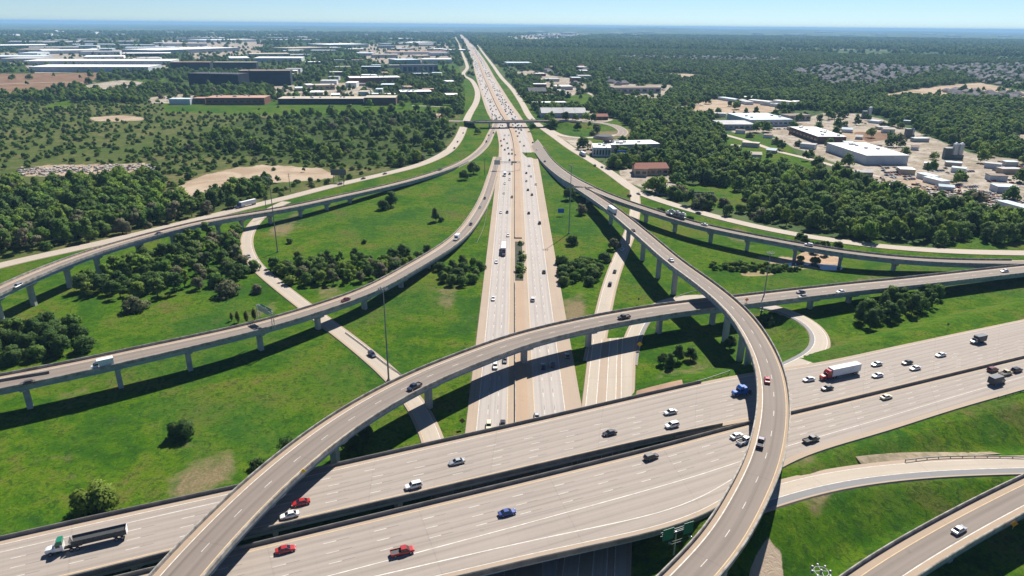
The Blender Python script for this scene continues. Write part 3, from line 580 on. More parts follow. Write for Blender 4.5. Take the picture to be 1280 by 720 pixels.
def ground_mat(t, b):
    pos = N(t, 'NewGeometry').outputs['Position']
    za = N(t, 'Attribute', _attribute_name='zone_a'); zb = N(t, 'Attribute', _attribute_name='zone_b')
    sa = N(t, 'SeparateColor'); t.links.new(za.outputs['Color'], sa.inputs[0]); sb = N(t, 'SeparateColor'); t.links.new(zb.outputs['Color'], sb.inputs[0])
    n_f = noise(t, pos, 1.1, 5, .7); n_m = noise(t, pos, .16, 5, .65, .6); n_l = noise(t, pos, .028, 5, .6, .8); n_k = noise(t, pos, .006, 6, .65); n_x = noise(t, pos, .0016, 8, .7)
    jit = mth(t, 'ADD', mth(t, 'MULTIPLY', mth(t, 'SUBTRACT', n_m, .5), .9), mth(t, 'MULTIPLY', mth(t, 'SUBTRACT', n_l, .5), .7))
    def zone(sock, lo=.4, hi=.62, j=1.): return ss(t, mth(t, 'ADD', sock, mth(t, 'MULTIPLY', jit, j)), lo, hi)
    def ramp(fac, stops):
        r = t.nodes.new('ShaderNodeValToRGB'); e = r.color_ramp.elements; t.links.new(fac, r.inputs[0])
        while len(e) < len(stops): e.new(.5)
        for q, (p, c) in zip(e, stops): q.position = p; q.color = (*c, 1)
        return r.outputs[0]
    # far country: tree cover, fields, pale clearings
    far = ramp(n_x, [(.30, (.034, .062, .024)), (.46, (.046, .078, .028)), (.53, (.075, .105, .040)), (.58, (.11, .12, .05)), (.63, (.30, .27, .20)), (.70, (.36, .33, .27))])
    far = mix(t, mth(t, 'MULTIPLY', ss(t, n_k, .42, .62), .5), far, (.042, .075, .030))
    # mown and rough grass
    g = ramp(mth(t, 'ADD', mth(t, 'MULTIPLY', n_l, .62), mth(t, 'MULTIPLY', n_m, .38)), [(.30, (.016, .056, .005)), (.41, (.030, .088, .005)), (.47, (.048, .112, .004)), (.52, (.078, .134, .007)), (.57, (.096, .124, .016)), (.66, (.130, .108, .034))])
    g = mix(t, mth(t, 'MULTIPLY', ss(t, n_f, .38, .66), .5), g, (.020, .045, .008))
    dry = mth(t, 'MULTIPLY', ss(t, noise(t, pos, .045, 6, .7, 1.2), .60, .72), .8)
    g = mix(t, dry, g, (.115, .095, .048)); dr2 = mth(t, 'MULTIPLY', ss(t, noise(t, pos, .021, 7, .72, 2.0), .66, .73), .85); g = mix(t, dr2, g, (.20, .15, .095)); bl = ss(t, noise(t, pos, .013, 4, .6, .5), .46, .62); g = mix(t, mth(t, 'MULTIPLY', bl, .35), g, (.022, .070, .020))
    tf = noise(t, scaled(t, pos, (1, 1, .3)), .42, 6, .72, 1.0)
    g = mix(t, mth(t, 'MULTIPLY', ss(t, tf, .50, .60), .72), g, (.018, .046, .008)); tg = noise(t, pos, .55, 5, .75, .4); g = mix(t, mth(t, 'MULTIPLY', ss(t, tg, .56, .66), .5), g, (.105, .165, .014))
    wn_ = mth(t, 'MULTIPLY', ss(t, mth(t, 'ADD', zb.outputs['Alpha'], mth(t, 'MULTIPLY', jit, 1.5)), .25, .95), .85); g = mix(t, wn_, g, mix(t, ss(t, n_f, .4, .65), (.15, .115, .065), (.23, .17, .115)))
    sc = ramp(mth(t, 'ADD', mth(t, 'MULTIPLY', n_l, .5), mth(t, 'MULTIPLY', n_k, .5)), [(.30, (.040, .070, .014)), (.43, (.064, .090, .023)), (.52, (.092, .102, .034)), (.62, (.155, .130, .065))])
    sc = mix(t, mth(t, 'MULTIPLY', ss(t, n_m, .42, .62), .6), sc, (.036, .062, .014))
    wd = mix(t, ss(t, n_m, .4, .6), (.030, .052, .014), (.060, .082, .024))
    dt = mix(t, ss(t, n_l, .38, .64), (.37, .295, .225), (.27, .20, .14)); dt = mix(t, mth(t, 'MULTIPLY', ss(t, n_f, .4, .7), .3), dt, (.42, .34, .25))
    rs = mix(t, ss(t, n_l, .35, .65), (.155, .095, .062), (.20, .13, .088))
    pv = mix(t, ss(t, n_l, .38, .62), (.38, .34, .29), (.27, .225, .175)); pv = mix(t, mth(t, 'MULTIPLY', ss(t, n_m, .48, .62), .65), pv, (.15, .125, .095)); pv = mix(t, mth(t, 'MULTIPLY', ss(t, noise(t, pos, .05, 5, .7), .58, .66), .7), pv, (.07, .10, .03))
    rf = mix(t, ss(t, n_l, .45, .58), (.050, .080, .030), (.12, .115, .10))
    c = mix(t, zone(sa.outputs[2]), far, wd); c = mix(t, zone(sa.outputs[1]), c, sc); c = mix(t, zone(sa.outputs[2], .5, .7), c, wd)
    c = mix(t, zone(sa.outputs[0], j=.5), c, g); c = mix(t, zone(sb.outputs[2]), c, rf)
    c = mix(t, zone(sb.outputs[1], j=.6), c, pv); c = mix(t, zone(za.outputs['Alpha'], j=.8), c, dt); c = mix(t, zone(sb.outputs[0], j=.6), c, rs)
    t.links.new(c, b.inputs['Base Color'])
    bump(t, b, mth(t, 'ADD', mth(t, 'MULTIPLY', tf, 1.0), mth(t, 'MULTIPLY', n_f, .35)), .55, .7)
me.materials.append(mat('ground_cover', (.1, .15, .03), 1.0, build=ground_mat, spec=.04))
gr = bpy.data.objects.new('ground', me); C.objects.link(gr); tag(gr, kind='structure')
# creek water, sandy bank and slope paving
def sheet(name, px, m, z=.05):
    pts = resample(catmull([P(u, v, z) for u, v in px+[px[0]]], 6), 3.); b_ = MB(); b_.add(pts[:-1], [tuple(range(len(pts)-1))[::-1]])
    o = b_.build(name, m); me_ = o.data
    if me_.polygons[0].normal.z < 0: me_.flip_normals()
    return tag(o, kind='structure')
wat = mat('creek_water', (.02, .045, .07), .08, spec=.6)
sheet('creek_water', [(966, 338), (985, 334), (1000, 331), (1018, 333), (1030, 338), (1046, 336), (1049, 332), (1038, 331), (1010, 329), (990, 328), (978, 332)], wat, .12)
sheet('creek_water', [(1030, 337), (1040, 332.5), (1052, 332.5), (1050, 338)], wat, .15)
sheet('sandy_bank', [(989, 327), (996, 320), (1010, 314), (1030, 316), (1046, 318), (1050, 328), (1035, 332), (1010, 331)], M['soil'], .08)
sheet('muddy_bank', [(925, 342), (940, 339), (960, 339), (968, 343), (950, 345), (930, 345)], patchy('yellow_mud', (.22, .17, .06), (.14, .12, .05), .3), .08)
# sloped concrete apron under the viaduct end
b_ = MB(); k = 12; cn = [P(792, 512, 1), P(796, 488, 1), P(852, 478, 6), P(856, 500, 6)]; G_ = []
for i in range(k):
    for j in range(k): a_, c_ = i/(k-1), j/(k-1); G_.append((cn[0]*(1-a_)+cn[3]*a_)*(1-c_)+(cn[1]*(1-a_)+cn[2]*a_)*c_)
G_ = np.array(G_); G_[:, 2] = embank(G_[:, 0].copy(), G_[:, 1].copy(), np.zeros(k*k), np.ones(k*k, bool))+.22
b_.add(G_, [(i*k+j, (i+1)*k+j, (i+1)*k+j+1, i*k+j+1) for i in range(k-1) for j in range(k-1)]); tag(b_.build('slope_paving', M['riprap']), kind='structure')
# ------------------------------------------------------------------ air
hz = MB(); hz.box((0, 0, 74.5), (90000, 90000, 153)); hm = bpy.data.materials.new('haze_air'); hm.use_nodes = True; t = hm.node_tree
t.nodes.remove(t.nodes['Principled BSDF']); pvn = t.nodes.new('ShaderNodeVolumePrincipled'); pvn.inputs['Color'].default_value = (.36, .66, .99, 1); pvn.inputs['Density'].default_value = 6e-5; pvn.inputs['Anisotropy'].default_value = .0
t.links.new(pvn.outputs[0], t.nodes['Material Output'].inputs['Volume'])
hzo = hz.build('haze', hm); tag(hzo, kind='stuff'); hzo.display_type = 'BOUNDS'
# ------------------------------------------------------------------ vegetation
def leaf_mat(name, a, b, c):
    def f(t, bs):
        ri = N(t, 'NewGeometry').outputs['Random Per Island']; oi = N(t, 'ObjectInfo').outputs['Random']
        col = mix(t, ri, a, b); col = mix(t, mth(t, 'MULTIPLY', oi, .75), col, c)
        t.links.new(col, bs.inputs['Base Color'])
        tr = t.nodes.new('ShaderNodeBsdfTranslucent'); t.links.new(col, tr.inputs['Color']); ms = t.nodes.new('ShaderNodeMixShader'); ms.inputs[0].default_value = .38
        t.links.new(bs.outputs[0], ms.inputs[1]); t.links.new(tr.outputs[0], ms.inputs[2]); t.links.new(ms.outputs[0], t.nodes['Material Output'].inputs['Surface'])
    return mat(name, a, .75, build=f, spec=.12)
LEAF = {'mid': leaf_mat('green_leaves', (.078, .165, .030), (.112, .205, .036), (.135, .190, .048)), 'dark': leaf_mat('dark_leaves', (.050, .108, .026), (.076, .138, .034), (.084, .130, .036)),
        'bright': leaf_mat('bright_leaves', (.120, .225, .028), (.165, .260, .038), (.185, .235, .044)), 'grey': leaf_mat('greyish_brown_leaves', (.150, .150, .085), (.205, .190, .122), (.130, .155, .070)),
        'rust': leaf_mat('rusty_cedar_leaves', (.075, .068, .027), (.120, .095, .042), (.068, .088, .030))}
BARK = patchy('bark', (.085, .065, .048), (.045, .035, .027), 2.)
def crown_mesh(name, n, kind, leaf, seed, m):
    r = np.random.default_rng(seed); pts = []; nrm = []
    if kind == 'column':
        k = 14; lob = [((r.normal(0, .18), r.normal(0, .18), 1.0+6*i/k), max(.35, 1.15*math.sin(math.pi*(.18+.8*i/k)))) for i in range(k)]
    elif kind == 'shrub':
        lob = [((r.normal(0, 1.0), r.normal(0, 1.0), r.uniform(.5, 1.5)), r.uniform(.7, 1.2)) for i in range(9)]
    else:
        W, H0, H1 = {'round': (3.1, 2.2, 7.4), 'wide': (3.7, 2.0, 6.6), 'tall': (2.3, 2.2, 9.4), 'low': (3.4, 1.0, 4.6), 'ragged': (3.4, 2.4, 8.0)}[kind]
        lob = []
        for i in range(24 if kind != 'ragged' else 17):
            a = r.uniform(0, 2*math.pi); h = r.uniform(0, 1); q = W*math.sqrt(r.uniform(0, 1))*(1-.55*h**2)
            lob.append(((q*math.cos(a), q*math.sin(a), H0+h*(H1-H0)), (r.uniform(1.1, 2.0)*(1-.25*h) if kind != 'ragged' else r.uniform(.55, 1.35))))
    wts = np.array([q[1]**2 for q in lob]); wts /= wts.sum(); ch = r.choice(len(lob), n, p=wts)
    c = np.array([lob[i][0] for i in ch]); rd = np.array([lob[i][1] for i in ch])
    d = r.normal(size=(n, 3)); d[:, 2] += .25; d /= np.linalg.norm(d, axis=1)[:, None]
    p = c+d*(rd*r.uniform(.72, 1.08, n))[:, None]; p[:, 2] = np.maximum(p[:, 2], .25)
    nn = d+r.normal(0, .45, (n, 3)); nn /= np.linalg.norm(nn, axis=1)[:, None]
    a = np.cross(nn, r.normal(size=(n, 3))); a /= np.linalg.norm(a, axis=1)[:, None]; b = np.cross(nn, a)
    s = leaf*r.uniform(.6, 1.25, n)[:, None]; s2 = s*r.uniform(.6, 1., n)[:, None]
    v = np.stack([p-a*s, p-b*s2+nn*s*.15, p+a*s, p+b*s2-nn*s*.1], 1).reshape(-1, 3)
    me = bpy.data.meshes.new(name); me.from_pydata(v.tolist(), [], np.arange(4*n).reshape(-1, 4).tolist()); me.materials.append(m); me.update()
    # leaves in a clump share the clump's roundness in their shading
    cc = np.array([0, 0, p[:, 2].mean()*.75]); o_ = p-cc; o_ /= np.linalg.norm(o_, axis=1)[:, None]; sn = d*.5+o_*.55+nn*.30; sn /= np.linalg.norm(sn, axis=1)[:, None]
    me.polygons.foreach_set('use_smooth', np.ones(n, bool)); me.normals_split_custom_set(np.repeat(sn, 4, 0).tolist()); return me
def trunk_mesh(name, h, r0, seed):
    r = random.Random(seed); b = MB(); lean = (r.uniform(-.3, .3), r.uniform(-.3, .3))
    b.tube((0, 0, -.5), (lean[0]*.5, lean[1]*.5, h*.5), r0, r0*.75, 7); b.tube((lean[0]*.5, lean[1]*.5, h*.5), (lean[0], lean[1], h), r0*.75, r0*.35, 7)
    for k in range(5):
        a = 2*math.pi*k/5+r.uniform(-.4, .4); z = h*r.uniform(.4, .75); b.tube((lean[0]*.6, lean[1]*.6, z), (1.5*math.cos(a)*h/6, 1.5*math.sin(a)*h/6, z+h*.3), r0*.4, r0*.12, 5)
    o = b.build(name, BARK); me_ = o.data; bpy.data.objects.remove(o); return me_
CR = {}; TR = {'ragged': trunk_mesh('trunk', 6.6, .26, 9), 'round': trunk_mesh('trunk', 5.6, .28, 1), 'wide': trunk_mesh('trunk', 5., .32, 2), 'tall': trunk_mesh('trunk', 7, .25, 3), 'low': trunk_mesh('trunk', 3., .22, 4), 'column': trunk_mesh('trunk', 5, .14, 5), 'shrub': trunk_mesh('stem', 1.2, .08, 6)}
def crown(kind, leafk, var):
    k = (kind, leafk, var)
    if k not in CR: CR[k] = crown_mesh('crown', {'shrub': 600, 'column': 700, 'ragged': 1500}.get(kind, 2500), kind, {'shrub': .26, 'column': .26}.get(kind, .36), hash(k[2])*7+len(kind)*13, LEAF[leafk])
    return CR[k]
NT = [0]
def tree(xyz, kind, leafk, sc, label, group=None, name='tree', cat='tree', sq=1.0, rng=random):
    r_ = root(name, xyz, label, cat, group, rng.uniform(0, 6.28)); r_.scale = (sc*sq, sc*sq, sc)
    o = bpy.data.objects.new('crown', crown(kind, leafk, rng.randrange(3))); C.objects.link(o); o.parent = r_
    o = bpy.data.objects.new('trunk' if kind != 'shrub' else 'stem', TR[kind]); C.objects.link(o); o.parent = r_; NT[0] += 1
    return r_
def gh(x, y):
    """height of the ground"""
    z = np.zeros(1); return float(embank(np.array([x]), np.array([y]), z, np.array([True]))[0])
RP = np.concatenate([p for p, h in ROADS.values()]); RH = np.concatenate([np.full(len(p), h) for p, h in ROADS.values()])
def road_gap(x, y):
    """distance from the nearest road edge"""
    x = np.atleast_1d(x); y = np.atleast_1d(y); out = np.full(len(x), 1e9)
    for k in range(0, len(x), 4000):
        d = np.sqrt((x[k:k+4000, None]-RP[None, :, 0])**2+(y[k:k+4000, None]-RP[None, :, 1])**2)-RH[None]; out[k:k+4000] = d.min(1)
    return out
def fill(poly, space, n, gap=1.5, seed=1, order=True):
    """up to n tree places inside a traced area, spaced in the world, nearest first"""
    r = np.random.default_rng(seed); w_ = np.array([P(u, v, 0)[:2] for u, v in poly]); lo, hi = w_.min(0), w_.max(0)
    nn = int((hi-lo).prod()/space**2*4)+50; q = r.uniform(lo, hi, (min(nn, 60000), 2)); u, v = Q(np.c_[q, np.zeros(len(q))])
    q = q[inpoly(u, v, poly)]; q = q[road_gap(q[:, 0], q[:, 1]) > gap]; out = []
    if order: q = q[np.argsort(np.hypot(q[:, 0], q[:, 1]))]
    for p in q:
        if all((p[0]-o[0])**2+(p[1]-o[1])**2 > space**2 for o in out): out.append(p)
        if len(out) >= n: break
    return out
rt_ = random.Random(5)
IND = []      # areas filled with individual trees
def thicket(poly, space, n, kinds, leaves, sc, label, group, gap=1.5, seed=1, full=True, name='tree', cat='tree'):
    for p in fill(poly, space, n, gap, seed):
        kd = rt_.choice(kinds); tree((p[0], p[1], gh(p[0], p[1])-.05), kd, rt_.choice(leaves), rt_.uniform(*sc), label, group, name, cat, rt_.uniform(.85, 1.2)); PLACED.append((p[0], p[1]))
    IND.append(poly)
PLACED = []
W_ = Z['wood']
thicket(W_[5], 7.4, 70, ['round', 'wide', 'low', 'ragged', 'ragged'], ['dark', 'dark', 'mid', 'mid', 'bright', 'grey'], (.85, 1.3), 'leafy tree in the dense thicket under the high curving flyover', 'trees in the thicket under the curving flyover', 0, 3)
thicket([(-60, 396), (40, 384), (75, 378), (106, 438), (60, 448), (20, 452), (-60, 446)], 7., 19, ['round', 'wide', 'low'], ['dark', 'dark', 'mid'], (1., 1.35), 'dark leafy tree clumped behind the long low flyover', 'clump behind the long low flyover', .5, 4)
thicket([(318, 322), (440, 315), (530, 311), (553, 318), (508, 347), (445, 355), (365, 357), (330, 335)], 5.6, 60, ['round', 'low', 'wide', 'ragged'], ['mid', 'dark', 'mid', 'bright', 'grey'], (.7, 1.0), 'rounded tree in the creekside belt between ramp road and low flyover', 'creekside belt of trees', .8, 5)
thicket([(548, 332), (580, 312), (604, 304), (600, 357), (548, 358)], 6., 16, ['round', 'low', 'wide'], ['mid', 'dark', 'mid'], (.65, .95), 'bushy tree packed between low flyover and freeway edge', 'bushes beside the freeway edge', .6, 6)
thicket([(702, 330), (758, 320), (744, 356), (703, 357)], 4.6, 30, ['low', 'low', 'shrub'], ['mid', 'dark', 'mid'], (.8, 1.2), 'low bush in the patch between freeway and narrow ramp road', 'low bushes between freeway and ramp', .8, 7, name='bush', cat='bush')
thicket([(890, 331), (940, 330.5), (985, 334.5), (1003, 334), (1004, 338), (960, 341.5), (925, 339), (888, 337)], 3.0, 46, ['shrub', 'low', 'low'], ['mid', 'bright', 'mid'], (.42, .62), 'leafy bush in the band along the muddy creek', 'bushes along the creek', .5, 12, name='bush', cat='bush')
thicket([(1008, 300), (1040, 303), (1048, 316), (1030, 320), (1000, 316), (985, 306)], 6., 12, ['low', 'round'], ['dark', 'mid'], (.55, .85), 'bush between narrow flyover and frontage road at the creek', 'creek bushes behind the narrow flyover', .5, 13, name='bush', cat='bush')
thicket([(1072, 398), (1100, 388), (1122, 374), (1150, 366), (1175, 360), (1168, 384), (1130, 398), (1095, 410), (1076, 412)], 6., 19, ['round', 'tall', 'ragged'], ['dark', 'dark', 'mid'], (.85, 1.1), 'dark tree in the grove on the slope below the broad flyover', 'grove on the slope below the broad flyover', .3, 8)
thicket([(-60, 250), (60, 235), (130, 212), (190, 214), (205, 252), (330, 236), (340, 243), (300, 258), (200, 281), (120, 300), (-60, 330)], 10.5, 45, ['round', 'wide', 'ragged', 'tall', 'ragged'], ['mid', 'dark', 'mid', 'bright', 'grey'], (1.1, 1.6), 'large green tree in the wood behind the frontage road', 'wood behind the frontage road', 2.5, 9)
thicket([(925, 243), (960, 238), (1120, 262), (1280, 290), (1280, 306), (1130, 300), (1000, 286), (960, 276), (940, 266)], 10.5, 45, ['round', 'wide', 'ragged', 'tall', 'ragged'], ['mid', 'dark', 'mid', 'bright', 'dark'], (1.1, 1.6), 'rounded tree in the wood between frontage road and salvage yards', 'wood between frontage road and yards', 2.5, 10)
single = [(872, 252, 'low', 'grey', 1.2, 'greyish brown bush row start behind the frontage road near the fence'), (888, 255, 'low', 'grey', 1.3, 'greyish brown bush in the middle of the row near the fence'), (903, 258, 'low', 'grey', 1.2, 'greyish brown bush ending the row near the fence'), (925, 266, 'low', 'mid', 1.2, 'green bush at the lawn corner behind the frontage road'),
 (228, 547, 'low', 'dark', 1.15, 'lone dark bushy tree with its shadow in the open green field'), (122, 640, 'low', 'bright', 1.6, 'lone yellowish green tree beside the parapet of the crossing freeway'),
 (489, 258, 'round', 'dark', 1.35, 'taller of two dark trees on the bright slope below the walled flyover end'), (480, 262, 'low', 'dark', 1.3, 'broad low dark tree beside a taller one on the bright slope'), (545, 277, 'tall', 'dark', .95, 'pointed dark tree standing alone halfway up the bright slope'), (551, 277, 'low', 'dark', .6, 'small dark bush beside the pointed tree on the slope'),
 (592, 218, 'wide', 'dark', 1.5, 'broad dark tree nearest the freeway on the slope'), (580, 225, 'round', 'dark', 1.1, 'smaller dark tree beside the broad one near the freeway'),
 (362, 304, 'low', 'mid', .6, 'small round bush near the foot of the light mast'), (456, 304, 'low', 'mid', .5, 'tiny bush in the middle of the bright slope'),
 (712, 250, 'round', 'dark', 1.25, 'dark tree tucked against the walled ramp stem'), (727, 268, 'wide', 'grey', 1.0, 'greyish tree leaning against the tall flyover near the light mast'), (768, 312, 'wide', 'grey', .95, 'greyish dry tree beside the ramp road under the tall flyover'),
 (716, 306, 'low', 'dark', 1.1, 'dark round bush on pale rubble beside the freeway'), (842, 248, 'wide', 'dark', 1.3, 'large dark tree at the car park corner by the red roofed hall'),
 (848, 272, 'low', 'dark', 1.0, 'dark bush behind the car carrier on the narrow flyover'), (826, 268, 'low', 'dark', .95, 'dark pointed bush just behind the front of the car carrier'), (862, 277, 'low', 'dark', .8, 'dark bush behind the rear of the car carrier'),
 (829, 456, 'round', 'dark', .62, 'first of four slim trees on the lawn beside the loop ramp shadow'), (838, 459, 'tall', 'dark', .6, 'second slim tree in the little row on the shaded lawn'), (847, 452, 'tall', 'dark', .72, 'tallest slim tree in the little row on the shaded lawn'), (863, 450, 'round', 'dark', .68, 'separate slim tree standing clear of the little row on the lawn'),
 (912, 436, 'round', 'dark', .7, 'dark tree in the shade between tall slender piers'), (957, 405, 'low', 'dark', .9, 'dark bush inside the loop ramp beside the tall flyover'), (1162, 300, 'round', 'mid', 1.0, 'round tree standing in front of the wood on pale grass'), (1230, 302, 'tall', 'dark', .9, 'single tall tree on the pale grass strip in front of the wood'),
 (322, 366, 'low', 'grey', .8, 'dry brownish bush beside the ramp road bend'), (1018, 330, 'low', 'mid', .8, 'leafy tree on the sandy creek bank'), (1000, 326, 'low', 'bright', .6, 'bright bush at the edge of the sandy creek bank'), (795, 162, 'round', 'dark', 1.5, 'round tree standing alone beside the curling turnaround road'),
 (706, 157, 'round', 'dark', 1.5, 'dark tree inside the turnaround loop beside the overpass'), (722, 163, 'round', 'dark', 1.3, 'single dark tree in front of the loop road by the overpass'), (745, 163, 'low', 'grey', 1.6, 'brownish bush cluster inside the turnaround loop'), (440, 560, 'low', 'dark', .9, 'dark bush under the broad flyover near its pier'), (455, 548, 'low', 'dark', .85, 'second dark bush under the broad flyover in deep shade'), (360, 556, 'shrub', 'dark', 1.2, 'small dark shrub by the broad flyover edge'), (318, 584, 'shrub', 'dark', 1.3, 'small shrub where broad flyover meets viaduct parapet')]
for u, v, kd, lf, sc, lb in single:
    q = P(u, v, 0); tree((q[0], q[1], gh(q[0], q[1])-.05), kd, lf, sc, lb, None, 'tree' if kd != 'shrub' and 'bush' not in lb else 'bush', 'tree' if 'bush' not in lb and 'shrub' not in lb else 'bush'); PLACED.append((q[0], q[1]))
for k, (u, v, s) in enumerate([(290, 401, .62), (298, 403, .82), (308.5, 403, .85), (318, 400, .9)]):
    q = P(u, v, 0); tree((q[0], q[1], 0), 'column', 'rust', s, ['smallest of four columnar cedars behind the sign gantry', 'second columnar cedar in the row of four behind the gantry', 'third columnar cedar in the row of four, rusty brown', 'tallest columnar cedar, closest to the sign gantry'][k], None, 'cedar_tree')
for k, v in enumerate((306, 318, 325, 333, 340, 346)):
    q = P(650.5, v, Z0); tree((q[0], q[1], Z0), 'shrub', 'dark' if k < 2 else 'mid', [1, .9, 1.35, 1.0, 1.5, .8][k], 'bushy plant growing in the opening of the freeway median', 'bushes in the median opening', 'bush', 'bush')
# the woods beyond: one mass of crowns
def nz(x, y, s, seed):
    r = np.random.default_rng(seed); o = 0
    for k in range(9):
        a = r.uniform(0, 6.28); f = (1.6**(k % 5))/s; o = o+np.sin((x*math.cos(a)+y*math.sin(a))*f+r.uniform(0, 6.28)+1.3*np.sin((x*math.sin(a)-y*math.cos(a))*f*.6))/(1+.4*(k % 5))
    return o/4.5
KEEP = []   # clearings for buildings, filled below as ground rectangles (x, y, radius)
def zonehit(u, v, k):
    m = np.zeros(len(u), bool)
    for pl in Z[k]:
        if len(pl) > 2: m |= inpoly(u, v, pl)
    return m
def scatter_woods(bld):
    r = np.random.default_rng(21); allp = []
    for r0, r1, sp, sc in ((250, 1600, 7.6, (.9, 1.75)), (1600, 4200, 13.5, (1.1, 1.9)), (4200, 11000, 36, (2.2, 3.8))):
        n = int(.5*1.5*(r1**2-r0**2)/sp**2); a = r.uniform(-.75, .75, n); d = np.sqrt(r.uniform(r0**2, r1**2, n)); x, y = d*np.sin(a), d*np.cos(a)
        u, v = Q(np.c_[x, y, 0*x]); ok = (u > -260) & (u < 1540); x, y, u, v = x[ok], y[ok], u[ok], v[ok]
        wood, lawn, scr, dirt, pave, red, roofs = [zonehit(u, v, k) for k in ('wood', 'lawn', 'scrub', 'dirt', 'pave', 'redsoil', 'roofs')]
        n1 = nz(x, y, 60, 3); n2 = nz(x, y, 420, 5)
        pr = np.where(n2 > -.28, .8, .12)*np.ones(len(x))           # open country
        pr = np.where(scr, np.clip(.30+.42*(n1 > .12)+.25*(n2 > .2), 0, .6), pr); pr = np.where(wood, np.clip(.95+.25*n1, .55, 1), pr); cl = inpoly(u, v, Z['wood'][4]); pr = np.where(cl, np.clip(.50+.6*n1, .16, .85), pr)
        campus = wood & (u < 570) & (v < 134) & (v > 90); far_ind = (u < 570) & (v <= 90); pr = np.where(campus, .34, pr); pr = np.where(far_ind, .10+.30*(n1 > .2), pr)
        pr = np.where(lawn & ~wood, .004, pr); pr = np.where(dirt | red, .02, pr); pr = np.where(pave, .05, pr); pr = np.where(roofs, .16, pr); opn = zonehit(u, v, 'open'); pr = np.where(opn & ~wood, .05, pr)
        ok = r.uniform(size=len(x)) < pr; x, y, u, v = x[ok], y[ok], u[ok], v[ok]
        if r0 < 1000:
            for pl in IND[:8]:
                m = ~inpoly(u, v, pl)
                x, y, u, v = x[m], y[m], u[m], v[m]
            PL = np.array(PLACED); m = np.ones(len(x), bool)
            near = np.where(np.hypot(x, y) < 900)[0]
            for k in range(0, len(near), 3000):
                j = near[k:k+3000]; m[j] = ((x[j, None]-PL[None, :, 0])**2+(y[j, None]-PL[None, :, 1])**2).min(1) > 30
            x, y = x[m], y[m]
        m = road_gap(x, y) > (4 if r0 < 1000 else 8); x, y = x[m], y[m]
        for bx, by, br in bld:
            m = (x-bx)**2+(y-by)**2 > br**2; x, y = x[m], y[m]
        u, v = Q(np.c_[x, y, 0*x]); sm = (zonehit(u, v, 'scrub') & ~zonehit(u, v, 'wood')) | (inpoly(u, v, Z['wood'][4]) & (r.uniform(size=len(x)) < .82))
        s = r.uniform(*sc, len(x))*np.where(sm, .45, 1.0); allp.append(np.c_[x, y, hill(x, y), s, r.uniform(0, 6.28, len(x)), np.where(sm & (r.uniform(size=len(x)) < .6), 4, r.choice(8, len(x), p=[.19, .17, .13, .19, .07, .09, .08, .08]))])
    A = np.concatenate(allp)
    col = bpy.data.collections.new('woodland_kinds')
    for k, (kd, lf) in enumerate((('ragged', 'mid'), ('wide', 'dark'), ('round', 'bright'), ('wide', 'mid'), ('low', 'mid'), ('low', 'grey'), ('wide', 'bright'), ('ragged', 'dark'))):
        o = bpy.data.objects.new('woodland_kind_%d' % k, crown_mesh('woodland_crown', 620, kd, .60, 100+k, LEAF[lf])); col.objects.link(o)
    me = bpy.data.meshes.new('woodland'); me.from_pydata(A[:, :3].tolist(), [], [])
    for nm, c in (('sc', 3), ('rot', 4)): at = me.attributes.new(nm, 'FLOAT', 'POINT'); at.data.foreach_set('value', A[:, c].astype(np.float32))
    at = me.attributes.new('pick', 'INT', 'POINT'); at.data.foreach_set('value', A[:, 5].astype(np.int32))
    o = bpy.data.objects.new('woodland', me); C.objects.link(o); tag(o, kind='stuff')
    g = bpy.data.node_groups.new('woodland_nodes', 'GeometryNodeTree'); g.interface.new_socket('Geometry', in_out='INPUT', socket_type='NodeSocketGeometry'); g.interface.new_socket('Geometry', in_out='OUTPUT', socket_type='NodeSocketGeometry')
    gi = g.nodes.new('NodeGroupInput'); go = g.nodes.new('NodeGroupOutput'); ip = g.nodes.new('GeometryNodeInstanceOnPoints'); ci = g.nodes.new('GeometryNodeCollectionInfo')
    ci.inputs['Collection'].default_value = col; ci.inputs['Separate Children'].default_value = True; ci.inputs['Reset Children'].default_value = True
    def na(nm, ty):
        q = g.nodes.new('GeometryNodeInputNamedAttribute'); q.data_type = ty; q.inputs['Name'].default_value = nm; return q.outputs['Attribute']
    cx = g.nodes.new('ShaderNodeCombineXYZ'); g.links.new(na('rot', 'FLOAT'), cx.inputs[2]); g.links.new(gi.outputs[0], ip.inputs['Points']); g.links.new(ci.outputs[0], ip.inputs['Instance'])
    ip.inputs['Pick Instance'].default_value = True; g.links.new(na('pick', 'INT'), ip.inputs['Instance Index']); g.links.new(cx.outputs[0], ip.inputs['Rotation']); g.links.new(na('sc', 'FLOAT'), ip.inputs['Scale']); g.links.new(ip.outputs[0], go.inputs[0])
    md = o.modifiers.new('woodland', 'NODES'); md.node_group = g
    print('trees', NT[0], 'woodland', len(A))
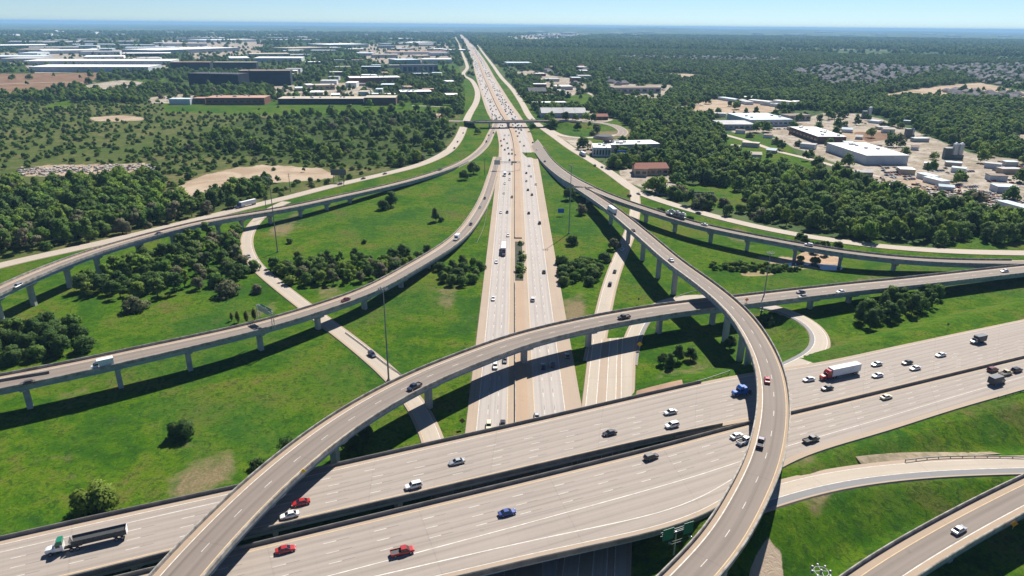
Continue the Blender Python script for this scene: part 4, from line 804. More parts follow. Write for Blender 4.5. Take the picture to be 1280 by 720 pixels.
# ------------------------------------------------------------------ vehicles
def paint(name, c, metal=0., r=.32): return mat(name+'_car_paint', c, r, metal, coat=.5)
PAINT = {'white': paint('white', (.72, .72, .71)), 'silver': paint('silver', (.42, .43, .44), .5), 'grey': paint('grey', (.13, .135, .14), .3), 'black': paint('black', (.012, .012, .014)), 'red': paint('red', (.34, .014, .016)), 'darkred': paint('dark_red', (.13, .012, .014)),
         'blue': paint('blue', (.015, .045, .22)), 'brightblue': paint('bright_blue', (.005, .085, .36)), 'navy': paint('navy', (.012, .02, .06)), 'brown': paint('brown', (.10, .055, .03)), 'beige': paint('beige', (.55, .45, .30)), 'purple': paint('purple', (.06, .035, .075)), 'green': paint('green', (.01, .16, .09)), 'cream': paint('cream', (.66, .60, .42))}
GLASS = mat('car_glass', (.012, .016, .02), .06, spec=.6); TYRE = mat('tyre_rubber', (.015, .015, .015), .9); RIM = mat('wheel_rim', (.4, .4, .41), .35, .8); HEAD = mat('headlight_lens', (.7, .72, .74), .15); TAIL = mat('tail_light_lens', (.30, .01, .01), .2)
TRAIL = patchy('trailer_skin', (.66, .67, .68), (.58, .59, .60), .5); DUMP = patchy('worn_grey_trailer', (.10, .105, .11), (.06, .062, .065), 1.2); BOXD = mat('dark_blue_cargo_box', (.015, .025, .05), .5); CHAS = mat('truck_chassis', (.03, .03, .032), .7); CHROME = mat('chrome_tank', (.6, .6, .62), .2, 1.)
BED = mat('bed_liner', (.06, .06, .065), .8); TARP = mat('trailer_load', (.035, .037, .04), .9)
def ring_(x, w_, z0, zt): return [(x, -w_*.88, z0), (x, -w_, z0+.22), (x, -w_, zt-.14), (x, -w_*.86, zt), (x, w_*.86, zt), (x, w_, zt-.14), (x, w_, z0+.22), (x, w_*.88, z0)]
def body_loft(b, st, mi=0): b.loft([ring_(*s) for s in st], mi)
def panel(b, pts, off, mi=0):
    a, c, d = [Vector(p) for p in pts[:3]]; n = (c-a).cross(d-a).normalized()*off
    b.add([tuple(Vector(p)+n) for p in pts], [tuple(range(len(pts)))], mi)
def cabin(b, gl, x0, x1, wb, zb, X0, X1, wt_, zt, rear=True, split=0.):
    """painted roof frame with glass panels 1 cm proud: x0..x1 at the belt line, X0..X1 at the roof"""
    b.frust(x0, x1, wb, zb, X0, X1, wt_, zt)
    L_ = lambda p, q, k: tuple(p[i]+(q[i]-p[i])*k for i in range(3))
    out = {}
    def quad(p00, p10, p11, p01, a0, a1, b0, b1):
        bl = lambda u, v: L_(L_(p00, p10, u), L_(p01, p11, u), v)
        return [bl(a0, b0), bl(a1, b0), bl(a1, b1), bl(a0, b1)]
    out['windshield'] = [quad((x1, -wb, zb), (x1, wb, zb), (X1, wt_, zt), (X1, -wt_, zt), .06, .94, .05, .93)]
    if rear: out['rear_window'] = [quad((x0, wb, zb), (x0, -wb, zb), (X0, -wt_, zt), (X0, wt_, zt), .07, .93, .08, .9)]
    for sg in (-1, 1):
        A, B_, Cc, D = ((x0, -wb, zb), (x1, -wb, zb), (X1, -wt_, zt), (X0, -wt_, zt)) if sg < 0 else ((x1, wb, zb), (x0, wb, zb), (X0, wt_, zt), (X1, wt_, zt))
        out.setdefault('side_window', []).append([quad(A, B_, Cc, D, .06, .49, .08, .88), quad(A, B_, Cc, D, .52, .94, .08, .88)])
    for k, v in out.items():
        if k == 'side_window':
            for pr in v: gl.append((k, pr))
        else: gl.append((k, v))
def finish(r_, b, gl, wheels, rw, lights, bodymat):
    o = b.build('body', bodymat, r_, world=False)
    for k, qs in gl:
        g = MB()
        for q in qs: panel(g, q, .012)
        g.build(k, GLASS, r_, world=False)
    for x, y in wheels:
        m_ = MB(); s_ = 1 if y > 0 else -1; m_.tube((x, y-.13*s_, rw), (x, y+.13*s_, rw), rw, n=14, mi=0); m_.tube((x, y+.10*s_, rw), (x, y+.14*s_, rw), rw*.62, n=10, mi=1); m_.build('wheel', [TYRE, RIM], r_, world=False)
    for nm, m, x, y, z, d in lights:
        g = MB(); g.box((x, y, z), d); g.build(nm, m, r_, world=False)
    return o
PROTO = {}
def lamps(xf, xr, y, zf, zr, w_=.36, h=.16): return [('headlight', HEAD, xf, s*y, zf, (.1, w_, h)) for s in (-1, 1)]+[('tail_light', TAIL, xr, s*y, zr, (.1, w_, h)) for s in (-1, 1)]
def proto(kind):
    if kind in PROTO: return PROTO[kind]
    r_ = bpy.data.objects.new(kind, None); C.objects.link(r_); b = MB(); gl = []
    if kind == 'sedan_car':
        body_loft(b, [(-2.40, .74, .42, .78), (-2.28, .86, .30, .92), (-1.6, .92, .24, .96), (0, .93, .22, .94), (1.2, .92, .22, .90), (2.0, .86, .26, .78), (2.32, .74, .34, .66), (2.40, .60, .42, .60)])
        cabin(b, gl, -1.75, 1.15, .82, .92, -.95, .30, .62, 1.45); finish(r_, b, gl, [(-1.42, -.80), (-1.42, .80), (1.45, -.80), (1.45, .80)], .33, lamps(2.30, -2.34, .58, .60, .76), [PAINT['white']])
    elif kind == 'suv_car':
        body_loft(b, [(-2.38, .80, .45, 1.0), (-2.30, .90, .34, 1.08), (0, .96, .28, 1.08), (1.25, .95, .28, 1.04), (2.1, .90, .32, .95), (2.36, .78, .42, .82)])
        cabin(b, gl, -2.3, 1.2, .87, 1.06, -1.95, .45, .70, 1.74); finish(r_, b, gl, [(-1.42, -.84), (-1.42, .84), (1.45, -.84), (1.45, .84)], .38, lamps(2.28, -2.34, .62, .78, .95), [PAINT['white']])
    elif kind == 'pickup_truck':
        body_loft(b, [(-.35, .97, .35, 1.12), (1.4, .97, .35, 1.12), (2.5, .93, .38, 1.05), (2.85, .84, .45, .95)])
        b.box((-1.6, 0, .62), (2.5, 1.86, .5)); [b.box((-1.6, s*.92, 1.0), (2.5, .10, .30)) for s in (-1, 1)]; b.box((-2.83, 0, .98), (.08, 1.86, .34))
        cabin(b, gl, -.5, 1.75, .88, 1.10, -.30, 1.0, .72, 1.85); finish(r_, b, gl, [(-1.85, -.86), (-1.85, .86), (1.85, -.86), (1.85, .86)], .41, lamps(2.76, -2.86, .66, .82, .9), [PAINT['white']])
        g = MB(); g.box((-1.6, 0, .885), (2.4, 1.7, .03)); g.build('truck_bed', BED, r_, world=False)
    elif kind in ('semi_truck', 'dump_trailer_truck', 'road_tractor'):
        body_loft(b, [(3.6, .95, .75, 1.9), (5.3, .86, .75, 1.72), (5.75, .78, .75, 1.5)]); b.box((2.75, 0, 1.75), (1.75, 2.30, 2.0)); b.frust(1.9, 3.6, 1.12, 2.75, 1.9, 2.9, 1.0, 3.55); b.box((1.2, 0, 1.9), (1.5, 2.3, 2.3)) if kind != 'dump_trailer_truck' else None
        panel_w = [(3.645, -1.0, 1.95), (3.645, 1.0, 1.95), (3.64, .92, 2.68), (3.64, -.92, 2.68)]; gl.append(('windshield', [panel_w]))
        for s in (-1, 1):
            q = [(2.4, s*1.162, 1.95), (3.4, s*1.162, 1.95), (3.3, s*1.162, 2.62), (2.4, s*1.162, 2.62)]; gl.append(('side_window', [q if s < 0 else q[::-1]]))
        wh = [(4.7, -1.05), (4.7, 1.05)]+[(x, s*1.05) for x in (.3, -1.0) for s in (-1, 1)]
        if kind != 'road_tractor': wh += [(x, s*1.05) for x in (-9.3, -10.6) for s in (-1, 1)]
        finish(r_, b, gl, wh, .5, [('headlight', HEAD, 5.72, s*.62, 1.05, (.1, .3, .2)) for s in (-1, 1)], [PAINT['red']])
        c = MB(); c.box((1.6, 0, .8), (7.0, .9, .3)); [c.tube((2.2, s*1.0, .75), (3.6, s*1.0, .75), .3, n=10) for s in (-1, 1)]; c.build('chassis', CHAS, r_, world=False)
        if kind == 'semi_truck':
            g = MB(); g.box((-5.1, 0, 2.62), (13.4, 2.58, 2.85)); g.build('trailer_box', TRAIL, r_, world=False)
            g = MB(); g.box((-5.1, 0, 1.0), (13.0, 1.0, .25)); g.box((-9.9, 0, .8), (3., 1.8, .3)); g.build('trailer_frame', CHAS, r_, world=False)
            g = MB(); g.box((-11.83, 0, 2.6), (.06, 2.4, 2.6)); g.build('rear_door', TRAIL, r_, world=False)
        if kind == 'dump_trailer_truck':
            g = MB(); g.frust(1.85, 3.65, 1.17, 2.6, 1.85, 2.95, 1.05, 3.62); g.build('roof_fairing', PAINT['green'], r_, world=False)
            g = MB(); L0, L1 = -11.6, 0.1
            for s in (-1, 1): g.add([(L0, s*.75, 1.15), (L1, s*.75, 1.15), (L1, s*1.28, 2.9), (L0, s*1.28, 2.9), (L0, s*.69, 1.15), (L1, s*.69, 1.15), (L1, s*1.22, 2.9), (L0, s*1.22, 2.9)], [(0, 1, 2, 3), (7, 6, 5, 4), (3, 2, 6, 7)])
            g.box((-5.75, 0, 1.1), (11.7, 1.5, .1)); g.add([(L1, -.75, 1.15), (L1, .75, 1.15), (L1+.5, 1.28, 2.9), (L1+.5, -1.28, 2.9)], [(0, 1, 2, 3)])
            for k in range(12): g.box((L0+.5+k*.98, -1.16, 2.2), (.1, .12, 1.3), rot=Matrix.Rotation(.29, 3, 'X')); g.box((L0+.5+k*.98, 1.16, 2.2), (.1, .12, 1.3), rot=Matrix.Rotation(-.29, 3, 'X'))
            g.build('dump_body', DUMP, r_, world=False); g = MB(); g.box((-5.75, 0, 2.25), (11.3, 2.05, .1)); g.build('load_cover', TARP, r_, world=False)
            g = MB(); g.box((-11.64, 0, 2.0), (.08, 2.3, 1.8)); g.build('tailgate', TRAIL, r_, world=False); g = MB(); g.box((-5, 0, .95), (12.4, .8, .25)); g.build('trailer_frame', CHAS, r_, world=False)
    elif kind in ('box_truck', 'cargo_truck'):
        body_loft(b, [(1.3, 1.0, .55, 1.5), (2.9, .98, .5, 1.4), (3.5, .9, .55, 1.15)]); cabin(b, gl, 1.0, 2.9, .95, 1.38, 1.1, 2.2, .85, 2.2, rear=False)
        finish(r_, b, gl, [(2.5, -.9), (2.5, .9), (-2.2, -.9), (-2.2, .9)], .42, lamps(3.45, -3.6, .66, .9, .8), [PAINT['white']])
        g = MB(); g.box((-1.35, 0, 1.95), (4.6, 2.3, 2.5)); g.frust(.9, 1.5, 1.15, 2.2, .95, 1.5, 1.1, 3.15); g.build('cargo_box', TRAIL if kind == 'box_truck' else BOXD, r_, world=False)
    elif kind == 'car_carrier_truck':
        body_loft(b, [(4.9, .95, .75, 1.8), (6.4, .86, .75, 1.6)]); b.box((4.4, 0, 1.8), (1.6, 2.3, 2.0)); gl.append(('windshield', [[(5.22, -1, 1.95), (5.22, 1, 1.95), (5.22, .92, 2.65), (5.22, -.92, 2.65)]]))
        finish(r_, b, gl, [(5.6, -1), (5.6, 1), (1.5, -1), (1.5, 1), (-8, -1), (-8, 1), (-9.2, -1), (-9.2, 1)], .48, [], [PAINT['white']])
        for nm, z in (('lower_deck', .95), ('upper_deck', 2.75)): g = MB(); g.box((-3.2, 0, z), (13.6, 2.4, .14)); g.build(nm, M['steel'], r_, world=False)
        g = MB(); [g.tube((x, s*1.2, .9), (x+.6, s*1.2, 2.8), .07, n=6) for x in (-9.6, -6.5, -3.2, 0, 2.8) for s in (-1, 1)]; g.build('deck_posts', M['steel'], r_, world=False)
    elif kind == 'small_car':          # a few pixels long: one mesh
        body_loft(b, [(-2.35, .80, .30, .85), (-1.8, .92, .22, .95), (1.3, .92, .22, .92), (2.35, .76, .32, .70)]); b.frust(-1.7, 1.1, .84, .93, -1.0, .25, .66, 1.44, [0, 0, 1, 1, 1, 1])
        [b.tube((x, s*.72, .33), (x, s*.94, .33), .33, n=8, mi=2) for x in (-1.4, 1.45) for s in (-1, 1)]
        bpy.data.objects.remove(r_); r_ = b.build(kind, [PAINT['white'], GLASS, TYRE])
    PROTO[kind] = r_; C.objects.unlink(r_)
    for ch in r_.children: C.objects.unlink(ch)
    return r_
def vehicle(kind, col, xyz, yaw, label, group=None, cat='car', pitch=0.):
    p = proto(kind); o = p.copy(); C.objects.link(o); kids = [(o, p)]
    for ch in p.children: c = ch.copy(); C.objects.link(c); c.parent = o; kids.append((c, ch))
    for c, src in kids:
        if c.type == 'MESH' and (src.name.startswith('body') or src is p):
            c.material_slots[0].link = 'OBJECT'; c.material_slots[0].material = PAINT[col]
    o.location = xyz; o.rotation_euler = (0, -pitch, yaw); tag(o, label, cat, group)
    if kind == 'small_car': o.name = 'car'
    return o
TR_ = {'F': (pF, 1, 0), 'E': (pE, -1, 0), 'B': (pB, -1, 0), 'D': (pD, -1, 0), 'A': (pA, -1, 0), 'W': ((WBR.L+WBR.R)/2, -1, 0), 'X': ((EBR.L+EBR.R)/2, 1, 0), 'NL': (fw, -1, 0), 'NR': (fw, 1, 0), 'J': (pJ, 1, 0), 'S': (mid, -1, 0)}
for k, v in (('L', 'frontage_road'), ('C', 'ramp_road')): pass
RL = list(ROADS.items())
ORD = []
def on_road(u, v, rd):
    p, sg, _ = TR_[rd]; z = 1.0
    for _k in range(3):
        q = P(u, v, z+.6); i = int(np.argmin(np.hypot(p[:, 0]-q[0], p[:, 1]-q[1]))); z = p[i, 2]
    q = P(u, v, z+.6); t = tang(p)[i]; yaw = math.atan2(t[1], t[0])+(0 if sg > 0 else math.pi)
    j = min(i+1, len(p)-1); k = max(i-1, 0); dl = np.hypot(*(p[j]-p[k])[:2]); pt = math.atan2((p[j]-p[k])[2], dl)*sg
    return (q[0], q[1], z+.015), yaw, pt
SD, SV, PK = 'sedan_car', 'suv_car', 'pickup_truck'
CARS = [
 ('W', 92, 683, 'dump_trailer_truck', 'white', 'white tractor with green cab roof hauling a long grey open dump trailer', 'truck'), ('W', 376, 628, SD, 'red', 'red car half in the flyover shadow beside a white sedan'), ('W', 362, 643.5, SD, 'white', 'white sedan beside a red car at the flyover shadow edge'), ('W', 517, 607, SV, 'white', 'white SUV alone on the viaduct between broad flyover and freeway'),
 ('W', 571, 577, SD, 'silver', 'silver white sedan just above the freeway edge on the far viaduct carriageway'), ('W', 762, 541, SD, 'black', 'black sedan alone on the far viaduct carriageway, just past the freeway'), ('W', 838, 515, SD, 'silver', 'silver coupe with dark roof, just behind a white SUV near the planted gap'), ('W', 840, 531.5, SV, 'white', 'white SUV with dark windows beside the silver coupe near the median gap'),
 ('W', 933, 490, 'road_tractor', 'brightblue', 'bright blue road tractor half hidden in the tall flyover shadow', 'truck'), ('W', 1011, 474, SD, 'white', 'white car squeezed ahead of the red tractor trailer'), ('W', 1041, 470, 'semi_truck', 'red', 'red tractor pulling a long white box trailer', 'truck'), ('W', 1034, 485, SD, 'black', 'black sedan alongside the red tractor trailer'),
 ('W', 1096, 455, SD, 'silver', 'silver car behind the white trailer, nearer the grass'), ('W', 1097, 469, SD, 'white', 'white sedan behind the white trailer, nearer the median wall'), ('W', 1134, 453, SD, 'black', 'black car level with a white car well behind the trailer'), ('W', 1144, 460, SD, 'white', 'white car level with a black car well behind the trailer'), ('W', 1176, 443.5, SD, 'white', 'white car between the dark cargo truck and the black and white pair'), ('W', 1222, 426.5, 'cargo_truck', 'silver', 'silver cab truck with dark blue cargo box', 'truck'),
 ('X', 357, 686.5, SD, 'red', 'red car by the median wall under the broad flyover'), ('X', 503, 689.5, PK, 'red', 'red pickup truck with grey open bed', 'pickup truck'), ('X', 634, 640.5, SD, 'blue', 'bright blue sedan on the near viaduct carriageway'), ('X', 814, 571, SV, 'black', 'black SUV alone near the median on the near carriageway'), ('X', 921, 544.5, SD, 'white', 'white car beside a white pickup at the tall flyover edge'), ('X', 931, 551, PK, 'white', 'white pickup beside the tall flyover edge', 'pickup truck'),
 ('X', 1108, 496, SD, 'cream', 'cream yellow car alone below the median wall'), ('X', 1014, 549.5, PK, 'black', 'black pickup just past the tall flyover', 'pickup truck'), ('X', 1241, 462, SV, 'darkred', 'dark red SUV at the head of the cluster near the picture edge'), ('X', 1257, 466.5, PK, 'beige', 'beige pickup in the middle of the cluster near the picture edge', 'pickup truck'), ('X', 1271, 462.5, SV, 'black', 'black SUV at the rear of the cluster near the picture edge'), ('X', 1246, 477.5, 'cargo_truck', 'grey', 'dark grey truck lowest of the cluster near the picture edge', 'truck'),
 ('F', 518, 483.5, PK, 'navy', 'dark blue pickup descending the broad flyover above the ramp road', 'pickup truck'), ('F', 780, 396.5, PK, 'black', 'black pickup on the broad flyover between freeway and tall flyover', 'pickup truck'), ('F', 1001, 365, SD, 'navy', 'navy car behind another dark car on the broad flyover'), ('F', 1003, 370.5, SD, 'grey', 'grey car in front of a navy car on the broad flyover'), ('F', 1051, 364.5, SD, 'white', 'white car following two dark cars on the broad flyover'), ('F', 1256, 338.5, SD, 'white', 'white car entering the broad flyover at the picture edge'),
 ('E', 959, 474.5, SD, 'red', 'red car on the tall flyover beside the shadowed viaduct'), ('E', 951, 553, PK, 'purple', 'dark purple pickup on the tall flyover near the white pickup below', 'pickup truck'), ('E', 839, 325, SD, 'white', 'white car in the middle of the tall flyover'), ('E', 791.5, 288, SD, 'brown', 'brown car on the tall flyover behind the white tractor and trailer'), ('E', 763, 263.5, 'semi_truck', 'white', 'white tractor and trailer on the tall flyover near the split', 'truck'),
 ('B', 842, 269, 'car_carrier_truck', 'white', 'car carrier truck on the narrow flyover', 'truck'), ('B', 880.5, 280.5, SD, 'white', 'white car following the car carrier'), ('B', 1011, 306, SV, 'white', 'white SUV on the narrow flyover above the creek'), ('S', 681, 201.5, SD, 'grey', 'grey car on the walled ramp leaving the freeway'),
 ('D', 128, 457, 'box_truck', 'white', 'white camper truck on the long low flyover', 'camper truck'), ('D', 34, 478.5, SD, 'brown', 'brown car near the barrier on the long low flyover'), ('D', 432, 374.5, SD, 'darkred', 'dark red car on the low flyover past the sign gantry'), ('D', 571, 298.5, 'box_truck', 'white', 'white delivery truck at the start of the long low flyover', 'truck'), ('D', 588.5, 280, SD, 'black', 'black car ahead of the bushes on the low flyover ramp'), ('D', 600, 258.5, SD, 'silver', 'silver car between two dark cars on the low flyover ramp'), ('D', 606, 247.5, SD, 'black', 'black car nearest the freeway on the low flyover ramp'),
 ('A', 22, 357.5, SV, 'silver', 'silver SUV on the high curving flyover by the picture edge'), ('A', 198, 292, SD, 'black', 'black car on the high curving flyover above the thicket'), ('A', 550, 212, PK, 'grey', 'grey pickup where the curving ramp meets its embankment', 'pickup truck'), ('A', 608, 177, SV, 'black', 'black SUV on the curving ramp just after the overpass'), ('A', 611, 169, SD, 'grey', 'grey car on the curving ramp closest to the overpass'), ('J', 1199, 662, SD, 'silver', 'silver car alone on the near corner ramp bridge'),
 ('NL', 631, 219, 'box_truck', 'white', 'white box truck in the freeway traffic beside the sign gantry', 'truck'), ('NL', 629.5, 316, 'semi_truck', 'purple', 'dark tractor and trailer beside the planted median opening', 'truck'), ('NL', 635, 294, SD, 'white', 'white car just beyond the planted median opening'), ('NL', 620.5, 327, SD, 'white', 'white car beside the dark tractor and trailer'), ('NL', 616.5, 373, SD, 'white', 'white car alone between median opening and broad flyover'), ('NL', 619, 457.5, SV, 'white', 'white topped SUV about to enter the broad flyover shadow'), ('NL', 631, 450, SD, 'grey', 'grey car peeking from under the broad flyover'), ('NL', 611, 532, SV, 'cream', 'cream SUV passing under the viaduct edge'), ('NL', 628.5, 530, SD, 'black', 'black car passing under the viaduct edge'),
 ('NR', 661, 266, SD, 'black', 'black car closest to the median well beyond the planted opening'), ('NR', 674.5, 278.5, SV, 'black', 'black SUV near the outer lane beyond the planted opening'), ('NR', 680, 339.5, SD, 'black', 'black car alone beside the planted median opening'), ('NR', 666, 374, SV, 'white', 'white roofed SUV past the planted opening, near the median'), ('NR', 679, 458, SD, 'navy', 'navy car in the broad flyover shadow, near the median pier'), ('NR', 691, 456, SV, 'navy', 'navy SUV in the broad flyover shadow beside a navy car'), ('NR', 709, 444.5, SD, 'grey', 'grey car in the broad flyover shadow near the outer lane'), ('NR', 671, 519.5, SD, 'silver', 'silver car emerging from beneath the viaduct edge')]
for c in CARS:
    rd, u, v, kd, col, lb = c[:6]; q, yw, pt = on_road(u, v, rd); vehicle(kd, col, q, yw, lb, None, c[6] if len(c) > 6 else 'car', pt)
    if kd == 'car_carrier_truck':
        for k, (x, z, cc, nm) in enumerate(((2.0, 2.84, 'silver', 'silver car at the front of the carrier upper deck'), (-3.0, 2.84, 'white', 'white car in the middle of the carrier upper deck'), (-7.8, 2.84, 'white', 'white car at the rear of the carrier upper deck'), (-1.6, 1.04, 'black', 'black car toward the front of the carrier lower deck'), (-7.0, 1.04, 'grey', 'grey car toward the rear of the carrier lower deck'))):
            vehicle(SD, cc, (q[0]+x*math.cos(yw), q[1]+x*math.sin(yw), q[2]+z+x*math.tan(pt)), yw, nm, 'cars loaded on the car carrier', 'car', pt)
# roads on the ground that share a name: find them by where they run
paths = {k: v for k, v in GROUND_PATHS.items()}
TR_.update({'L': (paths['L'], -1, 0), 'K': (paths['K'], 1, 0), 'C': (paths['C'], 1, 0), 'G': (paths['G'], -1, 0)})
for rd, u, v, kd, col, lb, *ct in [('C', 465, 443, SV, 'navy', 'dark blue SUV on the ramp road beside its guard rail'), ('C', 311, 320, SD, 'silver', 'silver car on the bend of the narrow ramp road'), ('G', 778, 311.5, SD, 'white', 'white car on the ramp road at the tall flyover shadow'), ('G', 768.5, 339, SD, 'black', 'black car ahead of another on the sunny narrow ramp road'), ('G', 762.5, 355, SV, 'black', 'black SUV behind a black car on the narrow ramp road'),
 ('K', 786.5, 244.5, SV, 'darkred', 'dark red SUV at the junction by the narrow flyover'), ('K', 798, 242, SD, 'grey', 'grey car turning at the junction by the hall car park'), ('K', 873, 266, SD, 'black', 'black car on the frontage road behind the car carrier'), ('K', 743.5, 206.5, SD, 'black', 'black car leading another before the red roofed hall'), ('K', 752.5, 208.8, SD, 'grey', 'grey car just behind a black one before the red roofed hall'), ('K', 727, 193, 'semi_truck', 'grey', 'grey tractor and trailer parked along the frontage road', 'truck'), ('K', 741, 0, SD, 'grey', '') if False else ('K', 665, 148.5, SD, 'white', 'white car on the frontage road under the overpass'),
 ('L', 303, 258, 'semi_truck', 'blue', 'blue tractor and trailer behind the high curving flyover', 'truck'), ('L', 454, 223, SD, 'black', 'black car on the frontage road above the sandy clearing'), ('L', 481, 217, SD, 'grey', 'grey car at the frontage road bend above the clearing'), ('L', 425, 230, SV, 'grey', 'grey SUV beside the billboard frame'), ('L', 568, 185, SD, 'black', 'black car low on the frontage curve below the overpass'), ('L', 572, 177, SD, 'grey', 'grey car midway on the frontage curve below the overpass'), ('L', 579, 166, SD, 'silver', 'silver car highest on the frontage curve below the overpass')]:
    q, yw, pt = on_road(u, v, rd); vehicle(kd, col, q, yw, lb, None, ct[0] if ct else 'car', pt)
mids = {'NL': [(637, 200), (640, 205), (637, 217), (637, 224), (631, 229), (630, 241), (640, 246), (626, 265), (634, 265), (617, 124), (612, 128), (617, 133), (613, 137), (615, 142), (615, 146), (620, 145), (626, 143), (624, 147), (621, 149), (628, 149), (615, 149), (628, 157), (614, 158), (631, 169), (636, 169), (630, 174), (634, 179), (627, 182), (635, 185), (631, 187), (640, 187), (640, 192), (636, 192), (644, 194), (626, 198), (617, 166), (626, 176)],
        'NR': [(662, 207), (658, 216), (664, 220), (658, 226), (670, 230), (660, 237), (665, 243), (629, 129), (626, 125), (631, 128.5), (633, 132), (631, 137), (636, 135), (641, 140), (634, 143), (644, 146), (643, 149), (641, 156), (647, 157), (645, 164), (649, 166), (647, 170), (650, 177), (655, 182), (666, 178), (658, 192), (671, 187), (661, 207), (628, 126), (630, 131), (638, 137)]}
cols_ = ['black', 'grey', 'white', 'black', 'silver', 'navy', 'white', 'grey', 'darkred']
pal = {'black': 'dark', 'navy': 'dark', 'grey': 'dark', 'darkred': 'dark', 'white': 'pale', 'silver': 'pale'}
for rd, ps in mids.items():
    for k, (u, v) in enumerate(ps):
        col = rt_.choice(cols_); q, yw, pt = on_road(u, v, rd); far_ = v < 155
        lb = '%s car in the %s traffic %s' % (pal[col], 'oncoming' if rd == 'NL' else 'departing', 'just beyond the overpass' if far_ else 'between overpass and planted opening')
        vehicle('small_car' if v < 235 else SD, col, q, yw, lb, 'cars in the freeway traffic')
for k in range(70):
    s_ = 950+(rt_.random()**1.3)*2900; i = int(np.searchsorted(xa, s_)); rgt = rt_.random() < .6
    fr = rt_.choice([.12, .19, .26, .33]) if not rgt else rt_.choice([.62, .68, .75, .82]); q = fwr.L[i]+fwr.D[i]*fwr.W[i]*fr; t = tang(fw)[i]; col = rt_.choice(cols_)
    vehicle('small_car', col, (q[0], q[1], q[2]+.015), math.atan2(t[1], t[0])+(0 if rgt else math.pi), 'tiny %s car in the dense freeway traffic toward the horizon' % pal[col], 'cars in the freeway traffic far off')
def park(poly, n, label, group, rows, seed, sx=2.9, sy=6.):
    r = random.Random(seed); w2 = np.array([P(u, v, 0)[:2] for u, v in poly]); lo, hi = w2.min(0), w2.max(0); a = rows; c, s_ = math.cos(a), math.sin(a); cand = []
    m = (lo+hi)/2; R_ = np.hypot(*(hi-lo))/2
    for i in range(int(-R_/sx), int(R_/sx)):
        for j in range(int(-R_/(sy*1.6)), int(R_/(sy*1.6))):
            x, y = m[0]+c*i*sx-s_*j*sy*1.6, m[1]+s_*i*sx+c*j*sy*1.6; cand.append((x, y))
    cand = np.array(cand); u, v = Q(np.c_[cand, 0*cand[:, 0]]); cand = cand[inpoly(u, v, poly)]; idx = r.sample(range(len(cand)), min(n, len(cand)))
    for k in idx:
        o = vehicle('small_car', r.choice(['white', 'silver', 'grey', 'black', 'red', 'blue', 'white', 'darkred']), (cand[k][0], cand[k][1], .08), a+math.pi/2+r.uniform(-.08, .08), label, group); o.name = 'parked_car'
park([(1085, 238), (1130, 240), (1150, 243), (1148, 248), (1095, 246)], 20, 'scrapped car in the salvage yard behind the wood', 'cars in the salvage yard', .4, 1)
park([(1150, 206), (1192, 212), (1190, 217), (1152, 213)], 12, 'parked car on the pale yard by the twin silos', 'cars on the yard by the silos', .2, 2)
park([(1205, 212), (1218, 214), (1215, 218), (1200, 216)], 6, 'blue or dark car parked near the silos', 'cars near the silos', .2, 3)
park([(795, 113), (822, 113), (828, 118), (800, 124)], 16, 'car on the shopping centre car park', 'cars at the shopping centre', .1, 4)
park([(100, 110), (180, 105), (190, 110), (110, 120)], 24, 'car in the campus car park among trees', 'cars in the campus car park', .0, 5)
for u, v, c_, lb in ((828, 219, 'white', 'white car parked close to the red roofed hall'), (838, 219, 'black', 'black car parked at the end of the hall car park'), (735, 187, 'grey', 'grey car parked before the white roofed dealership')):
    q = P(u, v, .1); vehicle(SD, c_, tuple(q), 1.2, lb)
# ------------------------------------------------------------------ buildings
BW = {k: patchy(k+'_wall', a, b, .08) for k, a, b in (('pale_metal', (.50, .53, .55), (.42, .45, .48)), ('grey_metal', (.30, .34, .37), (.25, .28, .31)), ('white_metal', (.66, .66, .64), (.58, .58, .57)), ('brick', (.20, .085, .055), (.15, .065, .045)), ('brown_brick', (.13, .075, .055), (.10, .06, .045)), ('navy_glass', (.012, .022, .045), (.008, .014, .03)), ('tan', (.42, .34, .25), (.36, .28, .20)), ('green_metal', (.22, .33, .30), (.18, .28, .26)), ('concrete', (.45, .43, .40), (.38, .36, .33)))}
BR = {k: patchy(k+'_roof', a, b, .05) for k, a, b in (('white', (.76, .76, .74), (.66, .66, .65)), ('grey', (.42, .42, .42), (.34, .34, .34)), ('dark', (.06, .065, .075), (.045, .05, .06)), ('pink', (.42, .25, .19), (.34, .20, .15)), ('red', (.23, .075, .045), (.18, .06, .04)), ('bluish', (.50, .58, .64), (.42, .50, .56)), ('tan', (.46, .40, .33), (.38, .33, .27)), ('brown', (.20, .15, .12), (.16, .12, .10)))}
WIN = mat('building_window_glass', (.02, .03, .04), .12, spec=.6); DOORM = mat('dock_door_paint', (.62, .62, .60), .6)
BLD = []
